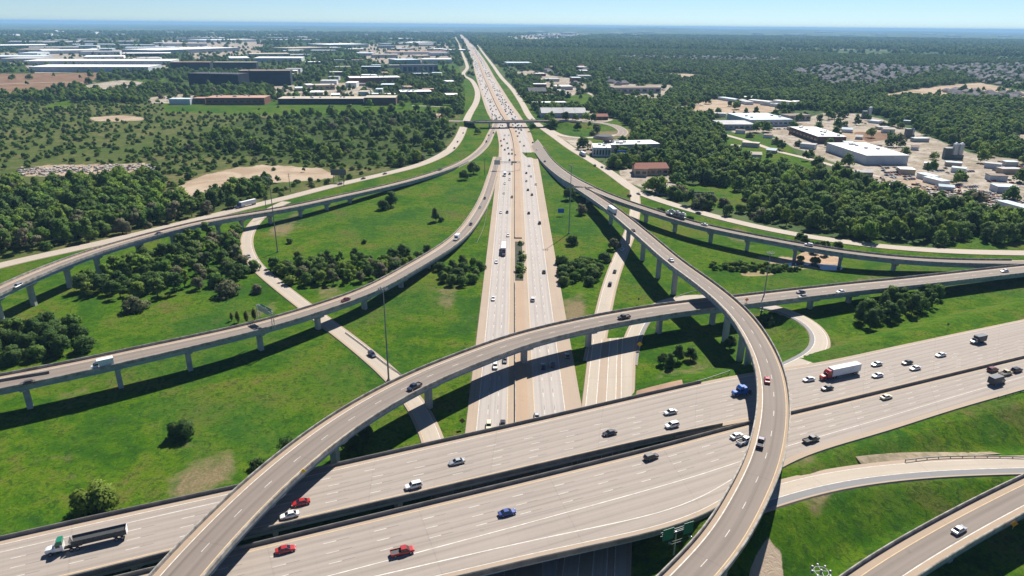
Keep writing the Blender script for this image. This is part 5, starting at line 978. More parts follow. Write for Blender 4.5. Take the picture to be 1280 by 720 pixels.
def bldg(name, label, u0, v0, u1, v1, depth, h, wall, roof, win=0, gable=False, group=None, units=0, cat='building', winm=None, wh=None):
    a, b_ = P(u0, v0, 0), P(u1, v1, 0); d = b_-a; Lg = np.hypot(d[0], d[1]); yaw = math.atan2(d[1], d[0]); zb = float(hill(np.array([a[0]]), np.array([a[1]]))[0])
    r_ = root(name, ((a[0]+b_[0])/2, (a[1]+b_[1])/2, zb), label, cat, group, yaw); D = depth
    m_ = MB(); m_.add([(-Lg/2, 0, -1), (Lg/2, 0, -1), (Lg/2, D, -1), (-Lg/2, D, -1), (-Lg/2, 0, h), (Lg/2, 0, h), (Lg/2, D, h), (-Lg/2, D, h)], [(0, 1, 5, 4), (1, 2, 6, 5), (2, 3, 7, 6), (3, 0, 4, 7)])
    m_.build('wall', BW[wall], r_, world=False)
    g = MB()
    if gable:
        g.add([(-Lg/2-.6, -.6, h-.1), (Lg/2+.6, -.6, h-.1), (Lg/2+.6, D+.6, h-.1), (-Lg/2-.6, D+.6, h-.1), (-Lg/2-.6, D/2, h+D*.17), (Lg/2+.6, D/2, h+D*.17)], [(0, 1, 5, 4), (2, 3, 4, 5), (1, 2, 5), (3, 0, 4), (3, 2, 1, 0)])
    else:
        g.box((0, D/2, h+.15), (Lg+.5, D+.5, .5))
    ro = g.build('roof', BR[roof], r_, world=False)
    rr = random.Random(int(u0*7+v0))
    for k in range(units):
        q = MB(); q.box((rr.uniform(-.42, .42)*Lg, rr.uniform(.15, .85)*D, h+.4+.9), (3.2, 2.6, 1.8)); q.build('rooftop_unit', M['steel'], ro, world=False)
    if win:
        hh = wh or min(2.2, h*.4); ww = Lg/win*.62
        for k in range(win):
            q = MB(); q.box((-Lg/2+(k+.5)*Lg/win, -.03, h*.5), (ww, .12, hh)); q.build('window' if winm is None else 'dock_door', WIN if winm is None else winm, r_, world=False)
    n_ = Vector((-math.sin(yaw), math.cos(yaw), 0)); k = max(1, int(Lg/max(D, 12))); rad_ = math.hypot(Lg/k/2, D/2)*1.02+4
    for i in range(k):
        t_ = (i+.5)/k; c = a+(b_-a)*t_; BLD.append((c[0]+n_.x*D/2, c[1]+n_.y*D/2, rad_))
    # the ground just in front stays open so that the wall shows
    for i in range(k): t_ = (i+.5)/k; c = a+(b_-a)*t_; BLD.append((c[0]-n_.x*12, c[1]-n_.y*12, 16 if v0 > 100 else 40))
    return r_
WL = 'warehouses on the far plain'
for (u0, v0, u1, v1, dp, h, w_, r_, lb) in [
 (37, 90, 186, 90, 110, 13, 'pale_metal', 'white', 'very long pale warehouse with white roof beside the ploughed field'), (30, 81.5, 214, 81, 120, 12, 'pale_metal', 'white', 'longest white roofed warehouse, just behind the pale one'), (-20, 61, 64, 60, 180, 14, 'green_metal', 'white', 'greenish white warehouse at the picture edge far off'),
 (10, 55, 178, 54.5, 160, 13, 'grey_metal', 'grey', 'long grey roofed warehouse farthest across the plain'), (54, 67.5, 126, 66.5, 130, 13, 'pale_metal', 'white', 'mid sized white roofed warehouse in the middle of the plain'), (-30, 76, 55, 75.5, 120, 13, 'grey_metal', 'bluish', 'dark walled warehouse with a bluish white roof'), (105, 75.5, 155, 75, 110, 12, 'white_metal', 'white', 'short white warehouse between two longer ones'),
 (153, 71, 214, 70.5, 90, 12, 'navy_glass', 'white', 'narrow dark walled warehouse with bright white roof'), (197, 68, 300, 64, 210, 16, 'grey_metal', 'white', 'big bluish grey warehouse with sweeping white roof'), (255, 53, 322, 52, 200, 15, 'white_metal', 'white', 'white warehouse farthest behind the dark glass campus'), (338, 52.5, 402, 52, 170, 14, 'grey_metal', 'grey', 'grey warehouse far behind the campus trees'),
 (412, 60, 461, 59, 220, 17, 'green_metal', 'white', 'domed looking white green warehouse in the far business park'), (366, 64, 412, 62.5, 150, 13, 'tan', 'tan', 'low tan warehouse beside the white green one'), (490, 68.5, 562, 67.5, 90, 11, 'white_metal', 'pink', 'long low warehouse with pinkish roof near the freeway'), (500, 50.5, 518, 50, 150, 14, 'white_metal', 'white', 'small bright white warehouse far off near the freeway'), (515, 56, 546, 55, 120, 13, 'white_metal', 'white', 'white warehouse far off, second from the freeway')]:
    bldg('warehouse', lb, u0, v0, u1, v1, dp, h, w_, r_, 0, group=WL, cat='warehouse')
rl = random.Random(8)
for k in range(26):
    for _t in range(60):
        u, v = rl.uniform(-20, 320), rl.uniform(46, 80); q = P(u, v, 0)
        if all((q[0]-b[0])**2+(q[1]-b[1])**2 > (b[2]+60)**2 for b in BLD): break
    else: continue
    bldg('warehouse', 'long pale warehouse among many on the far western plain', u, v, u+rl.uniform(20, 70), v-rl.uniform(-.1, .5), rl.uniform(70, 140), rl.uniform(9, 14), rl.choice(['pale_metal', 'white_metal', 'grey_metal', 'concrete']), rl.choice(['white', 'white', 'grey', 'bluish', 'tan']), 0, group='long warehouses on the far western plain', cat='warehouse')
rb_ = random.Random(14)
for k in range(34):
    u = rb_.uniform(330, 562); v = rb_.uniform(47, 74); dd = CAM_H*FPX/max(4, (v-31)); wpx = rb_.uniform(14, 34)
    if k > 25: u = rb_.uniform(620, 760); v = rb_.uniform(48, 60); wpx = rb_.uniform(8, 18)
    bldg('warehouse', 'small pale roofed shed in the distant business park' if k <= 25 else 'small pale shed beyond the woods far along the freeway', u, v, u+wpx, v-rb_.uniform(-.1, .4), rb_.uniform(40, 90)*(1 if v > 55 else 1.6), rb_.uniform(7, 13), rb_.choice(['pale_metal', 'white_metal', 'grey_metal', 'tan', 'concrete']), rb_.choice(['white', 'white', 'grey', 'bluish', 'tan']), group='sheds in the distant business park' if k <= 25 else 'sheds beyond the far woods', cat='warehouse')
# campus of dark glass and red brick
bldg('office_building', 'dark glass office slab farthest from the red brick hall', 214, 87.5, 263, 87.5, 30, 21, 'navy_glass', 'pink', 6)
bldg('office_building', 'dark glass office slab joined behind the campus trees', 267, 87.5, 321, 87.5, 30, 21, 'navy_glass', 'tan', 6)
bldg('office_building', 'dark glass office block standing right behind the red roofed brick hall', 237, 108.5, 299, 110, 45, 27, 'navy_glass', 'dark', 8, units=3)
bldg('office_building', 'darkest tall glass office block with flat brown roof line', 300, 107, 364, 106.5, 50, 30, 'navy_glass', 'brown', 8, units=3)
bldg('brick_building', 'red brick hall with long pink roof and row of dormers', 258, 131, 331, 131, 42, 11, 'brick', 'pink', 9, units=7)
bldg('brick_building', 'small brick annex beside the white storage tank', 242, 130, 257, 130, 22, 9, 'brown_brick', 'pink', 2)
bldg('brick_building', 'long dark fronted brick hall with pale roof strips', 348, 130.5, 454, 130.5, 40, 9, 'navy_glass', 'tan', 12, units=6)
bldg('brick_building', 'plain brown brick block at the end of the long hall', 456, 131.5, 495, 131.5, 40, 12, 'brown_brick', 'tan', 0)
bldg('brick_building', 'wide brick building with white terraced roof', 438, 105, 501, 104, 50, 13, 'brick', 'white', 0, units=5)
bldg('office_building', 'low dark block on the white terraced roof building line', 452, 91.5, 476, 91.5, 30, 17, 'navy_glass', 'bluish', 0)
bldg('storage_shed', 'pale grey shed in front of the wide brick building', 445, 107.5, 470, 107.5, 10, 5, 'concrete', 'grey', 0)
bldg('office_building', 'small beige two storey block among campus trees', 393, 112.5, 419, 112, 35, 9, 'tan', 'tan', 4, units=2)
bldg('brick_building', 'brick building with white roof near the freeway grove', 501, 122, 540, 121.5, 40, 10, 'brown_brick', 'white', 5, units=8)
bldg('office_building', 'blue grey office block with vertical bays near the freeway', 503, 91, 548, 90.5, 45, 20, 'grey_metal', 'dark', 7, wh=12)
bldg('office_building', 'teal glass roofed hall behind the blue grey office block', 496, 80.5, 526, 80, 90, 14, 'green_metal', 'bluish', 0)
bldg('warehouse', 'white warehouse group beside the teal glass roofed hall', 528, 79, 565, 79, 60, 13, 'white_metal', 'white', 0, cat='warehouse')
bldg('storage_shed', 'white ribbed storage shed beside the brick annex', 212, 131, 238, 131, 18, 9, 'pale_metal', 'bluish', 0)
# east of the freeway
for k in range(4):
    bldg('gable_shed', ['first grey gabled bay of the metal building behind the overpass', 'second grey gabled bay of the metal building behind the overpass', 'third grey gabled bay of the metal building behind the overpass', 'last grey gabled bay of the metal building behind the overpass'][k], 677+14*k, 147.6, 690.6+14*k, 147.6, 34, 7.5, 'grey_metal', 'grey', 0, gable=True, cat='metal shed')
bldg('storage_building', 'long white roofed storage building with dark doors', 667, 133.5, 708, 133, 16, 6.5, 'white_metal', 'white', 9, wh=4.5)
bldg('church_building', 'dark roofed brick building beside the frontage road', 661, 121, 683, 121, 34, 10, 'brick', 'dark', 4, gable=True)
bldg('house', 'brown roofed house next to the dark roofed brick building', 682, 124, 692, 124, 18, 6, 'brick', 'brown', 2, gable=True)
bldg('white_tent', 'small white peaked tent roof behind the houses', 693, 116, 704, 116.5, 16, 3.5, 'white_metal', 'white', 0, gable=True, cat='tent')
bldg('warehouse', 'bluish roofed long warehouse beside the far frontage road', 634, 83, 665, 83, 70, 11, 'grey_metal', 'bluish', 5, cat='warehouse')
bldg('shopping_centre', 'flat roofed shopping centre in the woods', 768, 117, 826, 116.5, 40, 11, 'concrete', 'brown', 7, wh=5)
bldg('dealership_building', 'white flat roofed showroom with blue glass front', 741, 195.5, 763, 196, 26, 9, 'pale_metal', 'white', 6, units=3, wh=5)
bldg('dealership_building', 'long white flat roofed hall joined to the showroom', 764, 190, 824, 188.5, 26, 7.5, 'concrete', 'white', 0, units=7)
bldg('market_hall', 'red roofed hall with a broad cross gable', 797, 219.5, 835, 219, 20, 6.5, 'tan', 'red', 5, gable=True, cat='hall')
bldg('gable_wing', 'front gabled entrance wing of the red roofed hall', 793, 220.5, 809, 221, 14, 7.2, 'tan', 'red', 2, gable=True, cat='hall')
bldg('red_roof_house', 'small red roofed house behind the turnaround road', 745, 150, 760, 150, 18, 5, 'brick', 'red', 2, gable=True, cat='house')
bldg('workshop', 'low grey workshop with pale roof near the school fields', 903, 162.5, 944, 162.5, 42, 7, 'grey_metal', 'grey', 6)
bldg('factory_hall', 'bluish white factory hall with ribbed roof', 937, 158.5, 990, 158, 75, 9, 'pale_metal', 'bluish', 9, gable=False, units=4)
bldg('factory_hall', 'white roofed factory with dark brick side wall', 986, 166.5, 1021, 179.5, 34, 8, 'brown_brick', 'white', 8, units=9)
bldg('factory_hall', 'large bright white roofed warehouse with grey sides', 1032, 189, 1081, 206, 44, 9, 'pale_metal', 'white', 0, cat='warehouse', units=5)
bldg('workshop', 'grey shed with dark open front behind the white factory', 986, 152, 1013, 151, 22, 8, 'concrete', 'brown', 4, wh=4)
for k, (u0, v0, u1, v1, rf) in enumerate([(897, 124.5, 920, 128, 'bluish'), (924, 123.5, 936, 125, 'white'), (918, 127, 932, 131, 'grey'), (935, 128, 960, 130.5, 'white'), (940, 123.5, 968, 124, 'bluish'), (950, 131, 966, 133, 'dark'), (966, 128.5, 990, 131, 'white'), (962, 133, 986, 135, 'bluish'), (992, 130, 1012, 130.5, 'white'), (908, 145, 888, 144, 'grey')]):
    bldg('storage_row', 'low storage row number among others on the bare lot'.replace(' number', '') if k < 9 else 'low pale roofed shed in front of the bare lot', u0, v0, u1, v1, 14, 4.5, 'white_metal', rf, 0, group='storage rows on the bare lot', cat='storage row')
for u0, v0, u1, v1, lb in ((1145, 222, 1162, 227, 'first white canopy row on the salvage yard'), (1153, 227, 1176, 233, 'second white canopy row on the salvage yard'), (1245, 258, 1281, 268, 'pale blue roofed long shed at the picture edge'), (1188, 215, 1206, 217, 'white roofed shelter by the parked cars')):
    bldg('yard_shed', lb, u0, v0, u1, v1, 9, 4.2, 'white_metal', 'bluish', 0, cat='shed')
def silo(u, v, h, r, n, lb):
    q = P(u, v, 0); r_ = root('silo_plant', (q[0], q[1], 0), lb, 'silos')
    for k in range(n):
        b = MB(); x = (k-(n-1)/2)*r*2.15; b.tube((q[0]+x, q[1], 4), (q[0]+x, q[1], h), r, n=16); b.tube((q[0]+x, q[1], h), (q[0]+x, q[1], h+1.6), r, r*.3, 16); b.tube((q[0]+x, q[1], 1.5), (q[0]+x, q[1], 4), r*.25, r, 16); b.build('silo', M['steel'], r_)
    b = MB(); b.box((q[0], q[1]-.2, 2), (n*r*2.2, r*1.8, 4)); b.box((q[0]-r*n*1.2-4, q[1], 5.5), (7, 5, 11)); b.build('plant_frame', M['dsteel'], r_)
    BLD.append((q[0], q[1], 24))
silo(1195, 198, 15, 2.7, 2, 'pair of grey silos on the pale works yard'); silo(1086, 148, 16, 2.8, 1, 'tall blue grey silo block beside the concrete yard'); silo(1140, 172, 10, 1.7, 1, 'slim single silo at the wood edge')
q = P(747, 186, 0); q2 = P(761, 186, 0); c_ = (q+q2)/2
r_ = root('round_canopy', (c_[0], c_[1], 0), 'dark round canopy roof in front of the white showroom', 'canopy'); b = MB(); b.tube((c_[0], c_[1], 12), (c_[0], c_[1], 14.6), 12, 9, 24); b.build('roof', BR['dark'], r_); b = MB(); b.tube((c_[0], c_[1], -.3), (c_[0], c_[1], 12), 1.0, n=10); b.build('column', M['pier'], r_); b = MB(); b.tube((c_[0], c_[1], 11.2), (c_[0], c_[1], 12), 11.6, 11.9, 24); b.build('fascia', BR['red'], r_); BLD.append((c_[0], c_[1], 22))
# water tower far away
q = P(72, 48, 0); r_ = root('water_tower', (q[0], q[1], 0), 'white water tower standing alone on the far plain', 'water tower'); b = MB(); b.tube((q[0], q[1], 0), (q[0], q[1], 40), 3.5, 3, 12)
b.build('shaft', BR['white'], r_); b = MB(); b.loft([[(q[0]+rr*math.cos(k*.52), q[1]+rr*math.sin(k*.52), z) for k in range(12)] for rr, z in ((3, 36), (13, 44), (15, 50), (12, 56), (4, 60))]); b.build('tank', BR['white'], r_)
# houses of the distant estates: one small mesh each
HM = MB(); HM.add([(-8, -6, -1), (8, -6, -1), (8, 6, -1), (-8, 6, -1), (-8, -6, 3.2), (8, -6, 3.2), (8, 6, 3.2), (-8, 6, 3.2)], [(0, 1, 5, 4), (1, 2, 6, 5), (2, 3, 7, 6), (3, 0, 4, 7)], 0)
HM.add([(-8.6, -6.8, 3.1), (8.6, -6.8, 3.1), (8.6, 6.8, 3.1), (-8.6, 6.8, 3.1), (-4.5, 0, 7.2), (4.5, 0, 7.2)], [(0, 1, 5, 4), (2, 3, 4, 5), (1, 2, 5), (3, 0, 4)], 1)
hp = HM.build('house', [BW['tan'], patchy('slate_shingle_roof', (.085, .085, .10), (.14, .135, .15), .01)]); C.objects.unlink(hp)
rh = random.Random(9)
for poly, n, lb, grp in ((Z['roofs'][0], 130, 'grey roofed house in the long estate behind the woods', 'houses of the long estate'), (Z['roofs'][1], 95, 'grey roofed house in the estate at the picture edge', 'houses of the edge estate'), (Z['roofs'][2], 44, 'grey roofed house in the new estate on bare soil', 'houses of the new estate'), (Z['roofs'][3], 24, 'tiny roof in the hazy estate far across the woods', 'houses of the hazy estate')):
    for p in fill([(min(1330, u), v) for u, v in poly], 26 if n < 60 else 34, n, 5, 31):
        o = hp.copy(); C.objects.link(o); o.location = (p[0], p[1], 0); o.rotation_euler.z = rh.choice([.2, .2+math.pi/2])+rh.uniform(-.1, .1); o.scale = (rh.uniform(.9, 1.25),)*3; tag(o, lb, 'house', grp); BLD.append((p[0], p[1], 12))
for k in range(14):
    u, v = rh.uniform(672, 790), rh.uniform(88, 107); q = P(u, v, 0); o = hp.copy(); C.objects.link(o); o.location = tuple(q); o.rotation_euler.z = rh.uniform(0, 3); o.scale = (1.3,)*3; tag(o, 'roof showing among the trees beyond the storage building', 'house', 'houses among the trees'); BLD.append((q[0], q[1], 16)); BLD.append((q[0]*.985, q[1]*.985, 16))

# estates too large to build house by house: the rest as one mass
hv = np.array([v.co for v in hp.data.vertices]); hf = [tuple(p.vertices) for p in hp.data.polygons]; hmi = [p.material_index for p in hp.data.polygons]
VV, FF, MI = [], [], []; rest = []
for poly, n, sp in ((Z['roofs'][0], 700, 27), (Z['roofs'][1], 700, 27), (Z['roofs'][3], 300, 40)): rest += fill([(min(1400, u), v) for u, v in poly], sp, n, 5, 77, False)
HB = np.array([b[:2] for b in BLD])
for p in rest:
    if ((HB-p[:2])**2).sum(1).min() < 20**2: continue
    a = rh.choice([.2, .2+math.pi/2])+rh.uniform(-.1, .1); sc = rh.uniform(.9, 1.3); R2 = np.array([[math.cos(a), -math.sin(a), 0], [math.sin(a), math.cos(a), 0], [0, 0, 1]]); o = len(VV)
    VV += ((hv*sc)@R2.T+np.array([p[0], p[1], 0])).tolist(); FF += [tuple(o+i for i in f) for f in hf]; MI += hmi; BLD.append((p[0], p[1], 11))
me = bpy.data.meshes.new('estate_houses'); me.from_pydata(VV, [], FF); [me.materials.append(m) for m in hp.data.materials]; me.polygons.foreach_set('material_index', MI); me.update()
o = bpy.data.objects.new('estate_houses', me); C.objects.link(o); tag(o, kind='stuff')
# sheds and yards of the industrial district and of the town by the freeway
ri = random.Random(41)
for k in range(30):
    for _t in range(40):
        u, v = ri.uniform(905, 1285), ri.uniform(146, 250); q = P(u, v, 0)
        if inpoly(np.array([u]), np.array([v]), Z['open'][0])[0] and all((q[0]-b[0])**2+(q[1]-b[1])**2 > (b[2]+9)**2 for b in BLD) and road_gap(q[0], q[1])[0] > 10: break
    else: continue
    w2 = ri.uniform(9, 22)*FPX/np.hypot(q[0], q[1])
    bldg('yard_shed', 'small pale shed among the yards of the industrial district', u, v, u+w2, v+ri.uniform(0, .12)*w2, ri.uniform(7, 13), ri.uniform(3.2, 5.5), ri.choice(['white_metal', 'tan', 'pale_metal', 'concrete']), ri.choice(['white', 'bluish', 'tan', 'grey', 'brown']), 0, gable=ri.random() < .4, group='sheds among the industrial yards', cat='shed')
for k in range(46):
    for _t in range(40):
        u, v = (ri.uniform(335, 560), ri.uniform(74, 124)) if k < 34 else (ri.uniform(660, 745), ri.uniform(84, 118)); q = P(u, v, 0)
        if all((q[0]-b[0])**2+(q[1]-b[1])**2 > (b[2]+16)**2 for b in BLD) and road_gap(q[0], q[1])[0] > 25 and v < 124: break
    else: continue
    bldg('town_building', 'low pale roofed building in the town before the freeway' if k < 34 else 'low building among trees along the far frontage road', u, v, u+ri.uniform(8, 20), v-ri.uniform(-.2, .3), ri.uniform(18, 40), ri.uniform(5, 10), ri.choice(['tan', 'white_metal', 'brick', 'concrete', 'pale_metal']), ri.choice(['white', 'white', 'tan', 'grey', 'pink', 'bluish']), 0, group='low buildings of the town' if k < 34 else 'low buildings along the far frontage road')
for k in range(60):
    u, v = ri.uniform(-20, 1300), ri.uniform(37.5, 47); q = P(u, v, 0); bldg('far_shed', 'pale speck of a large shed far out on the hazy plain', u, v, u+ri.uniform(4, 16), v+.02, ri.uniform(80, 260), ri.uniform(14, 26), 'white_metal', ri.choice(['white', 'white', 'tan']), 0, group='large sheds on the hazy plain', cat='warehouse')
for pl, n, lb, gp, sd_ in (([(1010, 150), (1036, 141), (1085, 145), (1095, 156), (1050, 159)], 22, 'truck or car parked on the concrete works yard', 'vehicles on the concrete yard', 12), ([(1235, 205), (1280, 208), (1280, 235), (1235, 230)], 22, 'car among rows stored at the picture edge', 'cars stored at the picture edge', 13), ([(1095, 205), (1140, 214), (1150, 228), (1110, 222)], 26, 'vehicle standing on the pale yard behind the white warehouse', 'vehicles on the yard behind the warehouse', 15), ([(1165, 225), (1235, 232), (1240, 246), (1170, 240)], 26, 'wreck or truck in the salvage rows near the picture edge', 'vehicles in the salvage rows', 16), ([(940, 160), (985, 160), (1000, 170), (960, 168)], 10, 'car parked between the factory halls', 'cars between the factory halls', 14)):
    park(pl, n, lb, gp, .3, sd_)
scatter_woods(BLD)
# ------------------------------------------------------------------ masts, signs, rails and small things
LENS = mat('lamp_glass', (.75, .76, .74), .3)
def mast(u, v, h, lb, base=0., top=False):
    q = P(u, v, h if top else base); r_ = root('light_mast', (q[0], q[1], base), lb, 'light mast'); b = MB(); b.tube((q[0], q[1], base-.3), (q[0], q[1], base+h), .36, .15, 10); b.tube((q[0], q[1], base-.3), (q[0], q[1], base+.9), .62, .62, 10); b.build('pole', M['mast'], r_)
    b = MB()
    for k in range(12): a = k*math.pi/6; a2 = a+math.pi/6; b.tube((q[0]+1.3*math.cos(a), q[1]+1.3*math.sin(a), base+h-.4), (q[0]+1.3*math.cos(a2), q[1]+1.3*math.sin(a2), base+h-.4), .05, n=6)
    for k in range(4): a = k*math.pi/2; b.tube((q[0], q[1], base+h-.3), (q[0]+1.3*math.cos(a), q[1]+1.3*math.sin(a), base+h-.4), .06, n=6)
    b.build('ring', M['mast'], r_)
    for k in range(8):
        a = k*math.pi/4; c = (q[0]+1.65*math.cos(a), q[1]+1.65*math.sin(a), base+h-.45); b = MB(); b.tube((c[0], c[1], c[2]+.28), (c[0], c[1], c[2]-.25), .16, .30, 8); o = b.build('floodlight', M['mast'], r_); b = MB(); b.tube((c[0], c[1], c[2]-.26), (c[0], c[1], c[2]-.33), .28, .25, 8); b.build('lens', LENS, o)
mast(347, 315, 45, 'light mast rising from the bushes beside the thin ramp road'); mast(486, 476, 38, 'light mast standing between ramp road and broad flyover'); mast(711, 292, 45, 'light mast on the grass between freeway and tall flyover'); mast(952, 390, 30, 'light mast by the broad flyover above the loop ramp'); mast(1027, 712, 34, 'light mast whose lamp ring shows at the lower picture edge', 0, True)
# truss gantry across the long low flyover
GREEN = mat('sign_green', (.005, .17, .095), .5); BLUE = mat('sign_blue', (.01, .10, .50), .5); YEL = mat('sign_yellow', (.75, .42, .01), .5); ORG = mat('sign_orange', (.72, .22, .02), .5); SBK = mat('sign_back_aluminium', (.40, .42, .43), .5, .5); SW = mat('sign_white_legend', (.8, .8, .8), .5)
def gantry(A, B_, h, lb, panels, name='sign_gantry', truss=1.2):
    A, B_ = Vector(A), Vector(B_); m_ = (A+B_)/2; r_ = root(name, tuple(m_), lb, 'sign gantry'); up = Vector((0, 0, 1)); d = (B_-A).normalized(); n = Vector((-d.y, d.x, 0))
    for e in (A, B_):
        b = MB(); [b.tube(e+n*s*.5-up*.3, e+n*s*.5+up*h, .14, n=8) for s in (-1, 1)]; [b.tube(e+n*.5+up*(k*h/3), e-n*.5+up*((k+1)*h/3), .06, n=6) for k in range(3)]; b.build('gantry_leg', M['steel'], r_)
    b = MB(); L_ = (B_-A).length; k_ = max(3, int(L_/1.6))
    for s in (-1, 1):
        for z in (h-truss, h): b.tube(A+n*s*.5+up*z, B_+n*s*.5+up*z, .09, n=6)
        for k in range(k_): b.tube(A+d*(L_*k/k_)+n*s*.5+up*(h-truss if k % 2 else h), A+d*(L_*(k+1)/k_)+n*s*.5+up*(h if k % 2 else h-truss), .05, n=5)
    for k in range(k_+1): [b.tube(A+d*(L_*k/k_)+n*.5+up*z, A+d*(L_*k/k_)-n*.5+up*z, .045, n=5) for z in (h-truss, h)]
    b.build('truss', M['steel'], r_)
    for fr, w_, hh, m, sd in panels:
        c = A+d*(L_*fr)+n*sd*.68+up*(h-truss/2); b = MB(); b.box(tuple(c), (w_, .08, hh), rot=Matrix.Rotation(math.atan2(d.y, d.x), 3, 'Z')); o = b.build('sign_panel', m, r_)
    return r_
pd_ = frac_px(pD, 337, 404); i = int(pd_*(len(pD)-1)); t_ = tang(pD)[i]; nn_ = Vector((-t_[1], t_[0], 0)); c = Vector(pD[i])
gantry(c+nn_*6.6, c-nn_*5.3, 7.0, 'truss sign gantry spanning the long low flyover', [(.3, 4.2, 2.6, GREEN, 1), (.7, 4.2, 2.6, GREEN, 1), (.3, 4.0, 2.5, SBK, -1), (.68, 4.0, 2.5, SBK, -1)])
q1 = P(619, 213, 0); q2 = P(650, 213, .3)
gantry(q1, q2, 8.2, 'sign gantry over the oncoming freeway lanes beyond the low flyover', [(.08, 5.5, 4.2, SBK, -1), (.75, 5.0, 1.6, GREEN, 1)])
# green signs on an arm in front of the viaduct edge
A = P(836, 705, 0); r_ = root('sign_gantry', (A[0], A[1], 0), 'two green sign panels on a cantilever below the viaduct edge', 'sign gantry')
B0, B1 = Vector(P(833, 668, 9.5)), Vector(P(858, 660, 9.5)); d = (B1-B0).normalized(); b = MB(); m0 = (B0+B1)/2; b.tube((m0.x, m0.y, -.3), (m0.x, m0.y, 9.4), .26, .2, 10); b.build('post', M['steel'], r_)
b = MB(); n = Vector((-d.y, d.x, 0)); [b.tube(B0-d*1.5+Vector((0, 0, z))+n*s, B1+d*1.5+Vector((0, 0, z))+n*s, .08, n=6) for z in (-.5, .6) for s in (-.3, .3)]; b.build('arm', M['dsteel'], r_)
for e, w_ in ((B0, 2.6), (B1, 2.3)):
    b = MB(); b.box((e.x-n.x*.75, e.y-n.y*.75, e.z+.6), (w_*1.25, .1, 3.4), rot=Matrix.Rotation(math.atan2(d.y, d.x), 3, 'Z')); b.build('sign_panel', GREEN, r_)
b = MB(); [b.tube(B0-d*.8+Vector((0, 0, -1.5))-n*s, B1+d*.8+Vector((0, 0, -1.5))-n*s, .06, n=5) for s in (1.3, 2.0)]; b.build('walkway', M['dsteel'], r_)
for e in (B0, B1): b = MB(); b.box(tuple(e+Vector((0, 0, -1.3))-n*1.7), (.7, .45, .3)); b.build('sign_lamp', M['steel'], r_)
def sign(u, v, z, m, lb, w_=1.3, h=2.2, diamond=True, hp=1.3, cat='sign', name='road_sign'):
    q = P(u, v, z); r_ = root(name, tuple(q), lb, cat); b = MB(); ps = (0,) if diamond else (-w_*.35, w_*.35); [b.tube((q[0]+x, q[1]+.06, q[2]-.2), (q[0]+x, q[1]+.06, q[2]+h+hp*.5), .06, n=6) for x in ps]; b.build('post', M['steel'], r_)
    b = MB(); b.box((q[0], q[1], q[2]+h+hp*.5), (w_, .06, w_ if diamond else hp), rot=Matrix.Rotation(math.pi/4, 3, 'Y') if diamond else None); b.build('sign_panel', m, r_)
sign(799, 438, .1, YEL, 'yellow diamond warning sign at the shadow edge beside the connector road', 1.6); sign(933, 378.5, 9.4, ORG, 'orange diamond sign on the broad flyover parapet', 1.3, .9); sign(1266, 661, 9.0, ORG, 'orange diamond sign on the parapet of the corner ramp bridge', 1.4, .9); sign(380, 594, 14.4, YEL, 'yellow marker plate on the broad flyover parapet above the viaduct', 1.0, .7)
sign(578, 535, 0, mat('sign_brown_back', (.10, .055, .03), .6), 'brown backed diamond sign on the grass beside the freeway', 1.5); sign(701, 270, 0, BLUE, 'blue service sign on the grass between freeway and tall flyover', 4.4, 2.2, False, 3.2); sign(1184, 411, 7.2, M['dsteel'], 'small dark backed sign on the slope above the wide viaduct', 1.0, 1.5); sign(798, 379, .3, M['dsteel'], 'small dark sign on the lawn beside the narrow ramp road', .9, 1.6)
def billboard(u, v, h, w_, ph, m, lb, n=2, name='billboard'):
    q = P(u, v, 0); r_ = root(name, (q[0], q[1], 0), lb, 'billboard'); b = MB(); [b.tube((q[0]+x, q[1], -.3), (q[0]+x, q[1], h), .22, n=8) for x in (np.linspace(-w_*.35, w_*.35, n) if n > 1 else (0,))]; b.build('post', M['dsteel'], r_)
    b = MB(); b.box((q[0], q[1]-.4, h-ph/2+.3), (w_, .35, ph)); b.build('panel', m, r_)
billboard(424, 228, 11, 13, 5, M['dsteel'], 'dark billboard on posts beside the frontage road', 3); billboard(776, 205, 13, 9, 3, BLUE, 'small blue roadside billboard among trees before the red roofed hall', 1); billboard(757, 199, 19, 5, 3.5, M['dsteel'], 'tall dark pylon sign in front of the white showroom', 1)
def upole(u, v, h, lb, grp=None):
    q = P(u, v, 0); r_ = root('utility_pole', (q[0], q[1], 0), lb, 'utility pole', grp); b = MB(); b.tube((q[0], q[1], -.3), (q[0], q[1], h), .3, .18, 8); b.build('pole', M['dsteel'], r_); b = MB(); [b.tube((q[0]-1.6, q[1], h-z), (q[0]+1.6, q[1], h-z), .1, n=6) for z in (.6, 2.2)]; b.build('crossarm', M['dsteel'], r_)
for u, v, lb in ((815, 240, 'dark steel pole of the pair by the hall car park'), (819.5, 240.3, 'second dark steel pole of the pair by the hall car park'), (430, 233, 'utility pole beside the dark billboard'), (334, 272, 'thin pole behind the high curving flyover at the clearing'), (726, 183, 'slim pole by the showroom drive'), (606, 219, 'thin pole on the slope beside the sign gantry'), (363, 240, 'pole on the bank below the sandy clearing')): upole(u, v, 15, lb)
def guardrail(px, z, lb, postgap=3.8):
    p = resample(catmull([P(u, v, zz) for (u, v), zz in zip(px, z)]), 1.9); r_ = root('guard_rail', tuple(p[0]), lb, 'guard rail'); t = tang(p); n_ = np.stack([-t[:, 1], t[:, 0], 0*t[:, 0]], 1); b = MB(); wall_along(b, p, n_, -.05, .05, .42, .78); b.build('rail', M['mast'], r_)
    b = MB(); [b.box((q[0]+m_[0]*.14, q[1]+m_[1]*.14, q[2]+.3), (.18, .18, .95)) for q, m_ in zip(p[::2], n_[::2])]; b.build('posts', M['dsteel'], r_)
